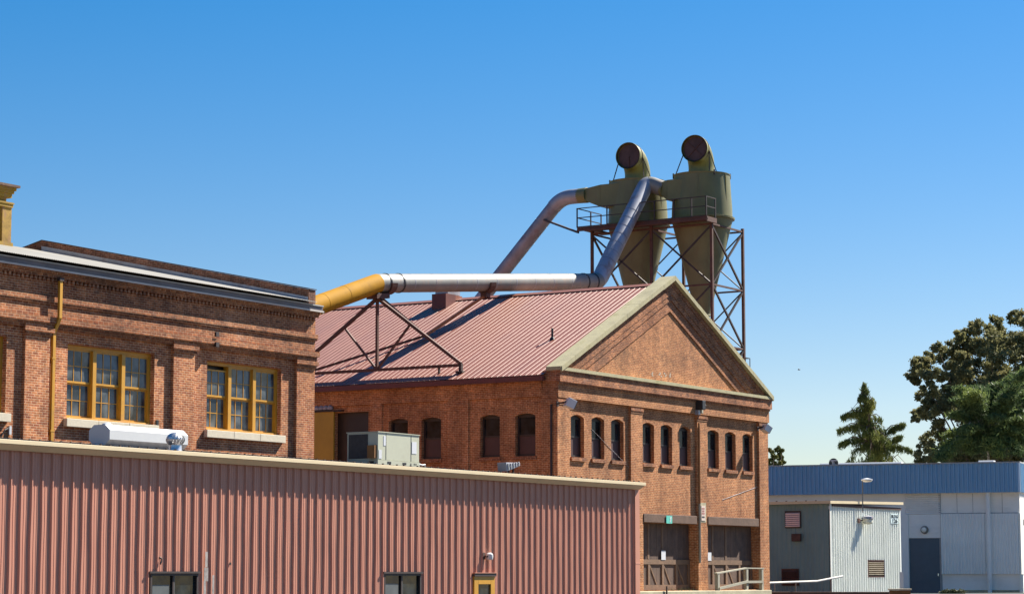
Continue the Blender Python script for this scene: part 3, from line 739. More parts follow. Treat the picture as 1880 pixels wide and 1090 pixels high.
# doorway and folded yellow door on the side wall
w = MB(); w.box(SX+.2, SX+.25, 53.72, 55.36, 5.0, 8.36); w.build('dark_doorway', FRAMEDK, GB)
w = MB(); w.box(SX+.17, SX+.199, 53.95, 54.9, 5.0, 7.05); w.build('door_leaf', REDBROWN, GB)
w = MB(); w.box(SX-.16, SX-.08, 55.30, 57.2, 4.9, 8.40); w.build('sliding_door', YDOOR, GB, label='dull yellow sliding door')
w = MB(); w.box(SX-.22, SX-.005, 54.9, 57.3, 8.402, 8.46); w.build('door_track', DARKST, GB)
w = MB()
for k in range(6): w.lathe(SX-.12, 55.5+k*.22, [(.02, 8.47), (.12, 8.49), (.13, 8.58), (.05, 8.66)], 10)
w.build('rolled_tarp', M('grey_tarp', (.30,.30,.33), .8, var=.3, scale=5), GB, smooth=True)
# dock doors
for (a, b) in DOORS:
    w = MB(); y = GW+.33; n = 10; bw = (b-a)/n
    for k in range(n): w.box(a+k*bw+.005, a+(k+1)*bw-.005, y, y+.06, 1.41, 4.05)
    do = w.build('door', WOODDK, GB)
    w = MB(); nl = 4; lw = (b-a)/nl
    for k in range(nl+1):
        c = min(max(a+k*lw, a+.09), b-.09); w.box(c-.08, c+.08, y-.045, y-.001, 1.41, 2.43)
        if k in (1, 2): w.box(c-.07, c+.07, y-.02, y-.001, 2.63, 4.04)
    w.box(a+.01, b-.01, y-.05, y-.002, 2.432, 2.62); w.box(a+.01, b-.01, y-.05, y-.002, 1.415, 1.62)
    w.build('door_frame', WOODLT, do)
    for k in range(nl):
        w = MB(); u0, u1 = a+k*lw+.1, a+(k+1)*lw-.1; w.bar((u0, y-.014, 2.40), (u0+.55, y-.014, 1.64), .024, .06); w.build('diagonal_brace', WOODLT, do)
for (a, b) in ((80.53, 84.98), (85.96, 90.62)):
    w = MB(); w.box(a, b, GP-.03, GW+.3, 4.062, 4.40); w.build('lintel', LINTEL, GB, bevel=.015)
# conduits
w = MB(); x = onY(1281, 800, GP-.05).x+.10
w.tube([(x, GP-.05, 8.2), (x, GP-.05, 4.9)], .035, 8); w.tube([(x+.1, GP-.03, 8.1), (x+.1, GP-.03, 2.6)], .02, 6)
w.build('conduit', BROWNBOX, GB)
w = MB(); w.tube([(x, GP-.05, 4.9), (x, GP-.05, 2.5)], .045, 8); w.build('pipe_guard', RAILW, GB)
w = MB(); w.tube([(GX0-.05, 45.25, 8.3), (GX0-.05, 45.25, 4.2)], .04, 8); w.build('conduit', DARKST, GB)
w = MB()
for (a, b) in (((1086, 787), (1166, 869)), ((1326, 917), (1394, 892))):
    w.tube([onY(a[0], a[1], GW-.012), onY(b[0], b[1], GW-.012)], .007, 6)
w.build('cable', GALVDK, GB)
# patch behind the red sign
w = MB(); w.box(85.30, 85.80, GP-.012, GP-.001, 4.15, 4.95); w.build('plaster_patch', CONC, GB)

dock = MB(); dock.box(70, 89.9, 44.05, 44.97, .2, 1.38); dock.box(70, 91.6, 44.97, 45.9, .2, 1.37)
o = dock.build('loading_dock', CONC, bevel=.02); tag(o, 'stained concrete loading dock below the two wooden doors', 'loading dock')

# --- signs, notices, lamps on the gable front
sg = thing('teal_sign', 'small teal sign with a white mark on the timber lintel', 'sign', tuple(onY(1228.5, 951, GP-.06)))
p = onY(1228.5, 951, GP-.06); w = MB(); w.box(p.x-.24, p.x+.24, GP-.07, GP-.052, 4.05, 4.36); w.build('sign_board', TEAL, sg)
w = MB(); w.bar((p.x+.06, GP-.074, 4.10), (p.x+.14, GP-.074, 4.32), .006, .055); w.bar((p.x+.14, GP-.0745, 4.32), (p.x+.05, GP-.0745, 4.24), .006, .045); w.build('sign_mark', PAPER, sg)
sg = thing('pillar_sign', 'narrow cream notice with faded red and black lettering on the brick pier', 'sign', (85.53, GP-.02, 4.2))
w = MB(); w.box(85.36, 85.70, GP-.03, GP-.014, 4.22, 4.83); w.build('sign_board', SIGNW, sg)
w = MB()
for (z, wd) in ((4.70, .26), (4.60, .22), (4.50, .26), ):
    n = 4
    for k in range(n):
        u = 85.53-wd/2+k*wd/n; w.box(u, u+wd/n*.35, GP-.035, GP-.0301, z-.035, z+.035); w.box(u, u+wd/n*.75, GP-.0352, GP-.0302, z+.018, z+.035)
w.build('red_lettering', SIGNRED, sg)
w = MB()
for k in range(5): w.box(85.40+k*.05, 85.425+k*.05, GP-.035, GP-.0301, 4.33, 4.40)
w.build('black_lettering', INK, sg)
for (px0, px1, py0, py1, lab) in ((1214, 1222, 1010, 1027, 'white paper notice in the middle of the wooden door under the teal sign'), (1299.5, 1306, 1013, 1028.5, 'white paper notice at the edge of the door behind the timber railing')):
    y = GW+.27; p, q = onY(px0, py0, y), onY(px1, py1, y); w = MB(); w.box(p.x, q.x, y-.006, y+.002, q.z, p.z)
    o = w.build('paper_notice', PAPER); tag(o, lab, 'notice', 'paper notices on the dock doors')
def flood(px, py, Y, name, label, outv, size):
    p = onY(px, py, Y); t = thing(name, label, 'floodlight', tuple(p), group='floodlights on the gable front')
    out = Vector(outv).normalized(); side = out.cross(Vector((0,0,1))).normalized(); upv = side.cross(out).normalized()
    w = MB(); h = size/2
    w.prism([p-side*h-upv*h*.8-out*h*.7, p+side*h-upv*h*.8-out*h*.7, p+side*h+upv*h*.8-out*h*.7, p-side*h+upv*h*.8-out*h*.7], out*size*.8)
    w.build('lamp_housing', WHITEM if size > .3 else GALVDK, t, bevel=.015)
    w = MB(); c = p+out*(h*.9+.012)
    w.obox(c, out, side, upv, .012, h*.92, h*.74); w.build('lens', GLASSL, t)
    w = MB(); w.bar(p-out*h*.7, (p.x, GP+.02, p.z+.0), .05); w.obox((p.x, GP-.02, p.z), (1,0,0), (0,1,0), (0,0,1), .07, .02, .09); w.build('arm', DARKST, t)
    return t
flood(1046, 740, 44.45, 'floodlight', 'white box floodlight jutting from the gable corner nearest the pink shed', (.62, -.62, -.42), .42)
flood(1406, 786, 44.6, 'floodlight', 'grey floodlight at the gable corner nearest the blue-fascia building', (.75, -.45, -.55), .38)
cam_ = thing('alarm_bell', 'black horn and grey bell box above the middle brick pier', 'bell', tuple(onY(1288, 745, 44.7)))
p = onY(1288, 742, 44.75)
w = MB(); w.box(p.x-.16, p.x+.12, 44.62, 44.98, p.z-.22, p.z+.16); w.build('horn_box', BLACK, cam_, bevel=.02)
w = MB(); w.box(p.x+.14, p.x+.30, 44.82, 44.98, p.z-.36, p.z-.12); w.build('bell_box', RAILW, cam_, bevel=.02)
w = MB(); w.box(p.x-.2, p.x-.02, 44.80, 44.97, p.z-.42, p.z-.24); w.build('transformer', GALVDK, cam_)
w = MB(); w.tube([(p.x+.04, 44.9, p.z+.17), (p.x+.04, 44.82, p.z+.5)], .02, 6); w.lathe(p.x+.16, 44.7, [(.02, p.z-.06), (.09, p.z-.02), (.02, p.z+.02)], 12); w.build('conduit', DARKST, cam_)

# timber ramp rail on the dock
rl = thing('timber_railing', 'weathered grey timber railing sloping up in front of the wooden door beside the grey shed', 'railing', (87.5, 44.25, 1.38))
w0, w1, w2 = onY(1316.5, 1052, 44.25), onY(1369, 1042, 44.25), onY(1397, 1042, 44.25)
for q in (w0, w1, w2):
    w = MB(); w.box(q.x-.09, q.x+.09, 44.17, 44.31, .9, q.z-.03); w.build('post', RAILW, rl, bevel=.01)
w = MB(); w.bar((w0.x-.15, 44.24, w0.z), (w1.x, 44.24, w1.z), .16, .05); w.bar((w1.x, 44.24, w1.z), (w2.x+.15, 44.24, w2.z-.01), .16, .05); w.build('hand_rail', RAILW, rl)
w = MB(); w.bar((w0.x, 44.15, w0.z-.60), (w1.x, 44.15, w1.z-.55), .04, .10); w.bar((w1.x, 44.15, w1.z-.57), (w2.x, 44.15, w2.z-.57), .04, .10); w.build('guard_rail', RAILW, rl)
w = MB(); w.bar((w0.x, 44.15, w0.z-1.0), (w1.x, 44.15, w1.z-.9), .04, .08); w.build('guard_rail', RAILW, rl)
weeds = MB()
for k in range(70):
    x = random.uniform(82.9, 84.8); y = random.uniform(44.99, 45.5); h = random.uniform(.06, .22); a = random.uniform(0, 6.28)
    q = Vector((x, y, 1.372)); t = q+Vector((random.uniform(-.08,.08), random.uniform(-.05,.05), h)); s_ = Vector((math.cos(a), math.sin(a), 0))*.012
    weeds.add([q-s_, q+s_, t], [(0,1,2)])
tag(weeds.build('weeds', WEED), 'dry weeds growing at the foot of the wooden door', 'weeds', kind='stuff')
rod = MB(); p = onY(1224, 1075, 44.0); rod.bar((p.x, 44.0, .6), (p.x, 44.0, p.z), .05)
tag(rod.build('dock_post', DARKST), 'thin dark post at the front edge of the loading dock', 'post')

# ================================================================== DUCTS
RD = .375
E0 = Vector((74.4, 53.5, 13.42)); E1 = Vector((89.1, 52.0, 14.93))
dA = thing('dust_duct', 'fat silver duct with a yellow end running over the red roof to the nearer hopper', 'duct', (74.4, 53.5, 9), group='dust ducts to the hoppers')
Yend = Vector((66.0, 53.9, 10.62)); Yend = E0 + (Yend-E0).normalized()*16.0
ye = elbow(Yend, E0, E1, 1.2, 8)
kcut = 3
w = MB(); w.tube([Yend]+ye[:kcut+1], RD*1.03, 28); w.build('yellow_section', YPIPE, dA, smooth=True)
w = MB()
for k in range(1, 14):
    q = E0.lerp(Yend, .05+k*.085); d_ = (Yend-E0).normalized(); w.tube([q-d_*.02, q+d_*.02], RD*1.045, 28)
w.build('seam_bands', YPIPE, dA, smooth=True)
Rtop = Vector((93.5, 51.95, 20.02))
el1 = elbow(E0, E1, Rtop, 1.0, 10)
w = MB(); w.tube(ye[kcut:]+el1[:6], RD, 32)
w.build('silver_section', GALV, dA, smooth=True)
w = MB()
Lh = (E1-E0).length; dh = (E1-E0).normalized()
for k in range(12):
    q = E0 + dh*(1.9+k*1.32)
    if (q-E0).length < Lh-1.2: w.tube([q-dh*.014, q+dh*.014], RD*1.012, 32)
w.build('seam_bands', GALVDK, dA, smooth=True)
Rin = Vector((93.62, 51.15, 19.66))
el2 = elbow(E1, Rtop, Rin, .85, 10)
w = MB(); w.tube(el1[5:]+el2[:7], RD*.98, 32)
w.build('riser', GALVDK, dA, smooth=True)
w = MB()
dr = (Rtop-E1).normalized(); Lr = (Rtop-E1).length
for k in range(8):
    q = E1+dr*(.7+k*.55)
    if (q-E1).length < Lr-.6: w.tube([q-dr*.012, q+dr*.012], RD*.998, 32)
w.build('seam_bands', M('seam_grey', (.17,.18,.21), .6, var=.2), dA, smooth=True)
w = MB(); w.tube(el2[6:]+[Rin], RD*.97, 32); w.build('elbow', GALV, dA, smooth=True)
def ring(mb, c, d, r, wdt):
    mb.tube([c-d*wdt, c+d*wdt], r, 32)
for (q, d_) in ((E0+dh*.45, dh), (E0+dh*1.25, dh), (E1-dh*1.15, dh), (E1-dh*.45, dh)):
    w = MB(); ring(w, q, d_, RD*1.06, .035); w.build('band', BLACK, dA, smooth=True)

# rear duct to the far hopper
dB = thing('dust_duct', 'dull rusty duct sloping behind the silver one up to the farther hopper', 'duct', (93.4, 58, 10), group='dust ducts to the hoppers')
RB = .335
B0 = Vector((93.45, 55.3, 19.70)); B1 = Vector((93.45, 56.55, 19.70)); B2 = Vector((93.45, 62.6, 13.6)); B3 = Vector((93.45, 66.5, 9.8))
elb = elbow(B0, B1, B2, 1.7, 10)
w = MB(); w.tube([B0]+elb, RB*1.05, 28); w.build('elbow', GALVDK, dB, smooth=True)
w = MB(); w.tube([elb[-1], B2, B3], RB, 28)
db = (B2-B1).normalized()
for k in range(8):
    q = B1+db*(1.6+k*1.0); w.tube([q-db*.015, q+db*.015], RB*1.02, 28)
w.build('sloping_run', M('rusty_galvanised', (.22,.235,.28), .55, metal=.3, var=.25, scale=1.2, dirt=(.18,.10,.09), dirt_amt=.8, dirt_scale=(1,1,1)), dB, smooth=True)
w = MB(); q = B1+db*1.35; w.bar(q-Vector((RB*.6, 0, 0)), (92.35, 54.95, 17.78), .09); w.build('strut', DARKST, dB)

# ================================================================== TRESTLE UNDER THE DUCT
ts = thing('pipe_trestle', 'rusty steel trestle holding the silver duct above the red roof edge', 'trestle', (74.4, 53.5, 9.5))
def roofz(x): return EZ+(x-EX)*rs
XA = 74.4; foot = Vector((XA, XA*math.tan(R(32.4)-math.atan((845-940)/4316)), roofz(XA)+.28)); 
footL = Vector((XA, 2*53.5-foot.y+.25, foot.z)); apex = E0+Vector((0,0,-RD-.22))
w = MB(); w.bar(foot, footL, .11); w.build('chord', RUST, ts)
for q in (foot, footL):
    w = MB(); w.bar(q+Vector((0,0,.06)), apex, .12); w.build('leg', RUST, ts)
mid = Vector((XA, 53.5, foot.z))
w = MB(); w.bar(mid, apex, .10); w.build('king_post', RUST, ts)
for q in (foot, footL):
    w = MB(); m_ = q.lerp(apex, .60) if q is foot else q.lerp(apex, .62); w.bar(mid, m_, .075); w.build('web_strut', RUST, ts)
w = MB(); w.bar((foot.x, foot.y, roofz(XA)-.02), (foot.x, foot.y, foot.z+.06), .12); w.box(foot.x-.15, foot.x+.15, foot.y-.15, foot.y+.15, roofz(XA)-.02, roofz(XA)+.05)
w.bar((foot.x, foot.y+1.0, roofz(XA)), (foot.x, foot.y+1.0, foot.z), .07); w.build('foot', DARKST, ts)
J = None
for k in range(400):
    xx = 75+k*.02; p = onX(781, 616, xx)
    if abs(p.z-(roofz(xx)+.10)) < .02: J = p; break
w = MB(); w.bar(J, apex+Vector((.1,-.1,.02)), .095); w.build('leg', RUST, ts)
w = MB(); w.bar(J, footL+Vector((0,-.5,0)), .10); w.build('chord', RUST, ts)
P8 = E0.lerp(E1, (81.15-E0.x)/(E1.x-E0.x)); sad = P8+Vector((0,0,-RD-.16))
w = MB(); w.bar(J, sad, .12, .10); w.build('roof_beam', RUSTO, ts)
for (c, s_) in ((E0+dh*.55, 1), (P8, 2)):
    w = MB()
    for k in range(9):
        a0 = math.pi*(1.02+.96*k/9); a1 = math.pi*(1.02+.96*(k+1)/9); side = dh.cross(Vector((0,0,1))).normalized(); up_ = side.cross(dh).normalized()
        r0, r1 = RD*1.02, RD*1.24
        pts = [c+side*math.cos(a0)*r0+up_*math.sin(a0)*r0, c+side*math.cos(a1)*r0+up_*math.sin(a1)*r0, c+side*math.cos(a1)*r1+up_*math.sin(a1)*r1, c+side*math.cos(a0)*r1+up_*math.sin(a0)*r1]
        w.prism([p-dh*.16 for p in pts], dh*.32)
    if s_ == 2: w.bar(P8+Vector((0,0,-RD*1.15)), sad+Vector((0,0,-.1)), .3)
    w.build('saddle', RUST, ts)
w = MB(); w.obox(E0+Vector((.05,0,-RD-.14)), dh, dh.cross(Vector((0,0,1))), (0,0,1), .38, .28, .10); w.build('gusset', RUST, ts)

# ================================================================== CYCLONES
def cyclone(cx, cy, label, az_out, inlet):
    t = thing('cyclone_hopper', label, 'cyclone', (cx, cy, 13.5), group='olive cyclone hoppers on the tower')
    zf, zt = 18.28, 20.26
    w = MB(); w.lathe(cx, cy, [(1.40, zf), (1.385, zf+.5), (1.34, zf+1.2), (1.30, zt)], 56, cap0=False); w.lathe(cx, cy, [(1.31, zt-.05), (1.33, zt-.02), (1.33, zt+.02), (1.31, zt+.022)], 56, False, False)
    w.build('barrel', OLIVE, t, smooth=True)
    w = MB()
    for a in (3.5, 4.6, 5.4): w.obox((cx+1.352*math.cos(a), cy+1.352*math.sin(a), zf+1.0), (math.cos(a), math.sin(a), .02), (-math.sin(a), math.cos(a), 0), (-.03*math.cos(a), -.03*math.sin(a), 1), .012, .02, .95)
    w.build('weld_seam', OLIVE, t)
    w = MB(); w.lathe(cx, cy, [(1.29, zt+.003), (.66, zt+.11)], 56, False, False); w.build('cover_plate', OLIVEY, t, smooth=True)
    w = MB(); w.lathe(cx, cy, [(1.37, zf-.11), (1.50, zf-.10), (1.51, zf-.02), (1.42, zf)], 56, False, False); w.build('flange', OLIVE, t, smooth=True)
    w = MB(); w.lathe(cx, cy, [(.22, 13.1), (.26, 13.55), (1.405, zf-.1)], 56, cap1=False); w.lathe(cx, cy, [(.335, 13.83), (.35, 13.8), (.35, 13.75), (.32, 13.74)], 40, False, False); w.build('cone', OLIVEB, t, smooth=True)
    w = MB(); w.tube([(cx, cy, 13.2), (cx, cy, 11.5)], .2, 20); w.build('discharge_pipe', OLIVEB, t, smooth=True)
    # gooseneck outlet
    d = Vector((math.cos(az_out), math.sin(az_out), 0)); c = Vector((cx, cy, 0)); r_ = .60; BR = .82
    pts = [c+Vector((0,0,zt+.04)), c+Vector((0,0,zt+.30))]
    for k in range(1, 9):
        a = math.pi/2*k/8; pts.append(c+Vector((0,0,zt+.30))+d*(BR*(1-math.cos(a)))+Vector((0,0,BR*math.sin(a))))
    pts.append(pts[-1]+d*.16); end = pts[-1]
    w = MB(); w.tube(pts, [r_*1.05]+[r_]*(len(pts)-1), 40, caps=False); w.build('outlet_elbow', OLIVEY, t, smooth=True)
    w = MB(); w.tube([end-d*.02, end+d*.05], r_*1.05, 40, caps=False); w.tube([end+d*.05, end-d*.14], [r_*1.05, r_*.93], 40, caps=False); w.build('rim', OLIVEY, t, smooth=True)
    w = MB(); w.tube([p+(Vector((0,0,0))) for p in pts[3:]], r_*.965, 36, caps=False); w.build('outlet_lining', INSIDE, t, smooth=True)
    w = MB(); q = pts[-1]-d*.13; s_ = d.cross(Vector((0,0,1))).normalized()
    w.obox(q, d, s_, (0,0,1), .008, r_*.94, r_*.94) if False else None
    nn_ = 36; ring_ = [q+(s_*math.cos(2*math.pi*k/nn_)+Vector((0,0,1))*math.sin(2*math.pi*k/nn_))*r_*.95 for k in range(nn_)]; w.poly(ring_)
    w.build('mesh_screen', M('screen_mesh', (.075,.045,.045), .8, var=.35, scale=2.5), t)
    w = MB()
    for ang in ((.25*math.pi, .75*math.pi) if cy < 51 else (.5*math.pi,)):
        v = s_*math.cos(ang)+Vector((0,0,1))*math.sin(ang); w.bar(q+d*.02-v*r_*.93, q+d*.02+v*(r_*.93 if cy < 51 else 0), .03)
    w.build('screen_bar', RUST, t)
    w = MB(); ring(w, end-d*.30, d, r_*1.03, .018); w.build('strap', DARKST, t, smooth=True)
    w = MB(); q = end-d*.30
    for sg_ in (-1, 1):
        w.bar(q+s_*sg_*r_*1.02+Vector((0,0,-.1)), (cx+s_.x*sg_*1.0-.55, cy+s_.y*sg_*1.0, zt+.02), .035)
    w.bar(q-s_*0+s_*r_*1.0*(-1 if s_.y > 0 else 1), (cx-.9, cy-.9, zf+.6), .03)
    w.build('guy_rod', DARKST, t)
    w = MB()
    if inlet == 'far':
        rc = [(93.24, 54.3, 19.05), (94.0, 54.3, 19.05), (94.0, 54.3, 20.10), (93.24, 54.3, 20.10)]; w.prism(rc, (0, -1.3, 0))
        re_ = [(93.22, 55.15, 19.42), (93.7, 55.15, 19.42), (93.7, 55.15, 19.98), (93.22, 55.15, 19.98)]
        w.add(re_+rc, [(0,1,5,4),(1,2,6,5),(2,3,7,6),(3,0,4,7),(0,3,2,1)]); w.tube([(93.45, 55.75, 19.70), (93.45, 55.1, 19.70)], [.345, .37], 24)
    else:
        rc = [(93.24, 50.75, 19.05), (94.0, 50.75, 19.05), (94.0, 50.75, 20.0), (93.24, 50.75, 20.0)]; w.prism(rc, (0, -1.0, 0))
        re_ = [(93.38, 51.2, 19.40), (93.86, 51.2, 19.40), (93.86, 51.2, 19.92), (93.38, 51.2, 19.92)]
        w.add(re_+rc, [(0,1,5,4),(1,2,6,5),(2,3,7,6),(3,0,4,7),(0,3,2,1)]); w.tube([(93.62, 51.25, 19.66), (93.62, 51.1, 19.66)], [.37, .37], 24)
    w.build('inlet', OLIVE, t, bevel=.02)
    w = MB()
    for a in (-2.2, -1.0, .2, 2.2): w.box(cx+1.31*math.cos(a)-.03, cx+1.31*math.cos(a)+.03, cy+1.31*math.sin(a)-.03, cy+1.31*math.sin(a)+.03, zt-.15, zt+.1)
    w.build('lifting_lug', DARKST, t)
    return t
c1 = cyclone(94.52, 49.62, 'nearer olive green cyclone hopper with its outlet screen crossed by two bars', R(189), 'near')
c2 = cyclone(94.52, 53.0, 'farther olive green cyclone hopper partly hidden behind the silver riser', R(183), 'far')

# ================================================================== TOWER
tw = thing('steel_tower', 'rusty braced steel tower carrying the two olive hoppers', 'tower', (94.5, 51.5, 1))
LXs, LYs = (93.0, 96.1), (48.35, 51.45, 54.6)
for x in LXs:
    for y in LYs:
        w = MB(); w.box(x-.06, x+.06, y-.06, y+.06, .5, 17.9); w.build('leg', RUST, tw)
for z in (15.0, 12.3, 9.4, 6.2, 17.75):
    w = MB()
    for x in LXs: w.bar((x, LYs[0], z), (x, LYs[2], z), .075)
    for y in LYs: w.bar((LXs[0], y, z), (LXs[1], y, z), .075)
    w.build('cross_beam', RUST, tw)
zs = (17.7, 15.0, 12.3, 9.4, 6.2)
for i in range(4):
    w = MB()
    for x in LXs:
        for (ya, yb) in ((LYs[0], LYs[1]), (LYs[1], LYs[2])):
            w.bar((x, ya, zs[i]), (x, yb, zs[i+1]), .07 if x < 94 else .05); w.bar((x, yb, zs[i]), (x, ya, zs[i+1]), .07 if x < 94 else .05)
    for y in (LYs[0], LYs[2]):
        w.bar((LXs[0], y, zs[i]), (LXs[1], y, zs[i+1]), .08); w.bar((LXs[1], y, zs[i]), (LXs[0], y, zs[i+1]), .08)
    w.build('cross_brace', DARKST, tw)
w = MB(); w.box(92.3, 93.25, 48.2, 55.0, 17.92, 18.0); w.box(92.3, 93.25, 48.2, 48.26, 17.78, 17.918); w.box(92.28, 92.36, 48.2, 55.0, 17.83, 17.918); w.box(93.25, 94.6, 54.45, 55.0, 17.92, 18.0); w.build('platform', RUST, tw)
w = MB(); w.box(92.27, 92.30, 48.2, 55.0, 18.001, 18.05); w.build('kick_plate', DARKST, tw)
w = MB()
for y in [92.3 and v for v in (55.0, 53.4, 52.1, 50.9, 49.9, 49.0, 48.25)]: w.box(92.29, 92.34, y-.025, y+.025, 18.0, 18.92)
for z in (18.46, 18.90): w.bar((92.315, 48.25, z), (92.315, 55.0, z), .04)
for y, xe in ((48.25, 93.2), (54.98, 94.5)):
    for z in (18.46, 18.90): w.bar((92.315, y, z), (xe, y, z), .04)
    w.box(xe-.03, xe+.02, y-.025, y+.025, 18.0, 18.92)
w.box(93.5, 93.55, 54.95, 55.0, 18.0, 18.9)
w.build('railing', DARKST, tw)
w = MB()
for (x, y) in ((95.95, 48.2), (96.4, 48.2), (95.95, 48.6), (96.4, 48.6)): w.bar((x, y, 10.6), (x, y, 11.9), .03)
for z in (11.2, 11.9):
    w.bar((95.95, 48.2, z), (96.4, 48.2, z), .03); w.bar((95.95, 48.6, z), (96.4, 48.6, z), .03); w.bar((96.4, 48.2, z), (96.4, 48.6, z), .03)
w.build('ladder_cage', DARKST, tw)

# ================================================================== PALE SHED ON THE RIGHT
ps = thing('corrugated_shed', 'small corrugated shed with grey and pale sides behind the dock', 'shed', (112, 51, 1))
PX, PY = 108.7, 50.0
pxe = onY(1650, 950, PY).x; zc_ = onX(1522, 924, PX).z; zl = zc_; pz = zc_
w = MB(); ribbed(w, lambda u, h, z: (u, PY-h, z), PX+.03, pxe, .8, pz, .29, rib=.075, base=.15, top=.06, minor=False,
                 ops=[(onY(1592, 1030, PY).x, onY(1622, 1030, PY).x, onY(1600, 1059, PY).z, onY(1600, 1027, PY).z)])
w.build('pale_siding', CORRW, ps)
w = MB(); ribbed(w, lambda u, h, z: (PX-h, u, z), PY+.02, 54.2, .8, pz, .26, rib=.02, base=.12, top=.06, minor=False); w.build('grey_siding', CORRG, ps)
w = MB(); w.box(PX+.05, pxe, 54.2, 54.25, .8, pz); w.box(pxe-.05, pxe, PY+.05, 54.2, .8, pz); w.build('wall', CORRG, ps)
w = MB(); w.box(PX-.05, PX+.06, PY-.07, PY-.051, .8, pz); w.box(pxe-.04, pxe+.10, PY-.06, PY+.1, .8, pz); w.build('corner_trim', CORRW, ps)
w = MB(); w.prism([(PX-.25, PY-.20, pz+.002), (pxe+.2, PY-.20, pz+.17), (pxe+.2, 54.4, pz+.17), (PX-.25, 54.4, pz+.002)], (0, 0, .14)); w.build('roof', CREAM, ps)
w = MB(); w.box(PX+.2, pxe+.1, PY-.12, PY-.052, pz-.12, pz); w.build('rusty_trim', RUST, ps)  # rust-coloured strip along the top of the pale siding
for k in range(6):
    w = MB(); w.box(PX-.2, PX-.15, 50.6+k*.55, 50.68+k*.55, pz+.145, pz+.18); w.build('roof_bolt', RUST, ps)
def louver(mb_frame, x_plane, y0, y1, z0, z1, mat, frame=RUST):
    f = MB(); f.box(x_plane-.06, x_plane-.021, y0, y1, z0, z0+.07); f.box(x_plane-.06, x_plane-.021, y0, y1, z1-.07, z1); f.box(x_plane-.06, x_plane-.021, y0, y0+.06, z0+.07, z1-.07); f.box(x_plane-.06, x_plane-.021, y1-.06, y1, z0+.07, z1-.07)
    fo = f.build('louver', frame, ps)
    f = MB(); n = 7
    for k in range(n):
        z = z0+.09+(z1-z0-.16)*k/n; f.obox((x_plane-.045, (y0+y1)/2, z+.04), (0,1,0), (.5,0,-1), (1,0,.5), (y1-y0)/2-.06, .03, .085)
    f.build('slats', mat, fo)
    f = MB(); f.box(x_plane-.0255, x_plane-.0215, y0+.06, y1-.06, z0+.07, z1-.07); f.build('backing', BLACK, fo)
def sx(px, py): q = onX(px, py, PX); return q.y, q.z
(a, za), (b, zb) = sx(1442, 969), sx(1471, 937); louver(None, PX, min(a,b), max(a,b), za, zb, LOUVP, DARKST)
(a, za), (b, zb) = sx(1436, 1074), sx(1467, 1043); louver(None, PX, min(a,b), max(a,b), za, zb, RUST, RUST)
(a, za), (b, zb) = sx(1456, 993), sx(1472, 979); f = MB(); f.box(PX-.2, PX-.021, min(a,b), max(a,b), za, zb); f.build('meter_box', RUST, ps, bevel=.02)
x0, x1, z0, z1 = onY(1592,1030,PY).x, onY(1622,1030,PY).x, onY(1600,1059,PY).z, onY(1600,1027,PY).z
f = MB(); f.box(x0, x1, PY+.02, PY+.05, z0, z1); f.box(x0, x1, PY-.05, PY+.02, z1-.06, z1); f.box(x0, x0+.06, PY-.05, PY+.02, z0, z1-.06); f.box(x1-.06, x1, PY-.05, PY+.02, z0, z1-.06); f.box(x0+.06, x1-.06, PY-.05, PY+.02, z0, z0+.05)
fo = f.build('louver', RUST, ps)
f = MB()
for k in range(7):
    z = z0+.08+(z1-z0-.2)*k/7; f.obox(((x0+x1)/2, PY-.01, z+.05), (1,0,0), (0,.6,1), (0,-1,.6), (x1-x0)/2-.06, .006, .06)
f.build('slats', LOUV, fo)
# sign with building number
def letters(txt, loc, size, mat, parent, name='lettering', rot=(math.pi/2, 0, 0), extr=.006):
    cu = bpy.data.curves.new('txt', 'FONT'); cu.body = txt; cu.size = size; cu.extrude = extr; cu.align_x = 'CENTER'; cu.offset = size*.03
    ob = bpy.data.objects.new('txt', cu); COL.objects.link(ob)
    dg = bpy.context.evaluated_depsgraph_get(); me = bpy.data.meshes.new_from_object(ob.evaluated_get(dg))
    bpy.data.objects.remove(ob); o = bpy.data.objects.new(name, me); COL.objects.link(o)
    me.materials.clear(); me.materials.append(mat); o.parent = parent
    o.location = Vector(loc)-parent.location if parent.rotation_euler.z == 0 else Vector(loc)
    o.rotation_euler = rot; return o
q0, q1 = onY(1633, 960, PY), onY(1645.5, 943, PY)
sg = thing('building_sign', 'pale blue sign with black letters high on the corrugated shed', 'sign', ((q0.x+q1.x)/2, PY-.1, (q0.z+q1.z)/2))
f = MB(); f.box(q0.x, q1.x, PY-.10, PY-.075, q0.z, q1.z); f.build('sign_board', SIGNBLUE, sg)
cxs = (q0.x+q1.x)/2
l1 = letters('BLDG', (cxs, PY-.105, q0.z+.30), .22, INK, sg); l1.scale = (1.55, 1, 1)
l2 = letters('126', (cxs, PY-.105, q0.z+.05), .28, INK, sg); l2.scale = (1.75, 1, 1)
# lights on the shed
ll = thing('shed_light', 'small grey wall lamp with round hood on the pale corrugated side', 'light', tuple(onY(1592, 952, PY-.35)))
p = onY(1593, 952, PY-.35)
f = MB(); f.lathe(p.x, p.y, [(.05, p.z+.18), (.28, p.z+.12), (.30, p.z+.02), (.26, p.z-.02)], 20); f.build('hood', GALVDK, ll, smooth=True)
f = MB(); f.lathe(p.x, p.y, [(.25, p.z-.02), (.26, p.z-.18), (.18, p.z-.26), (.05, p.z-.28)], 20); f.build('globe', M('frosted_globe', (.62,.60,.48), .4, var=.08), ll, smooth=True)
f = MB(); f.bar((p.x, p.y, p.z+.05), (p.x-.1, PY-.02, p.z+.05), .06); f.box(p.x-.7, p.x-.45, PY-.15, PY-.052, p.z-.2, p.z+.02); f.tube([(p.x-.45, PY-.1, p.z-.1), (p.x-.1, PY-.1, p.z-.05)], .025, 6); f.build('bracket', RUST, ll)
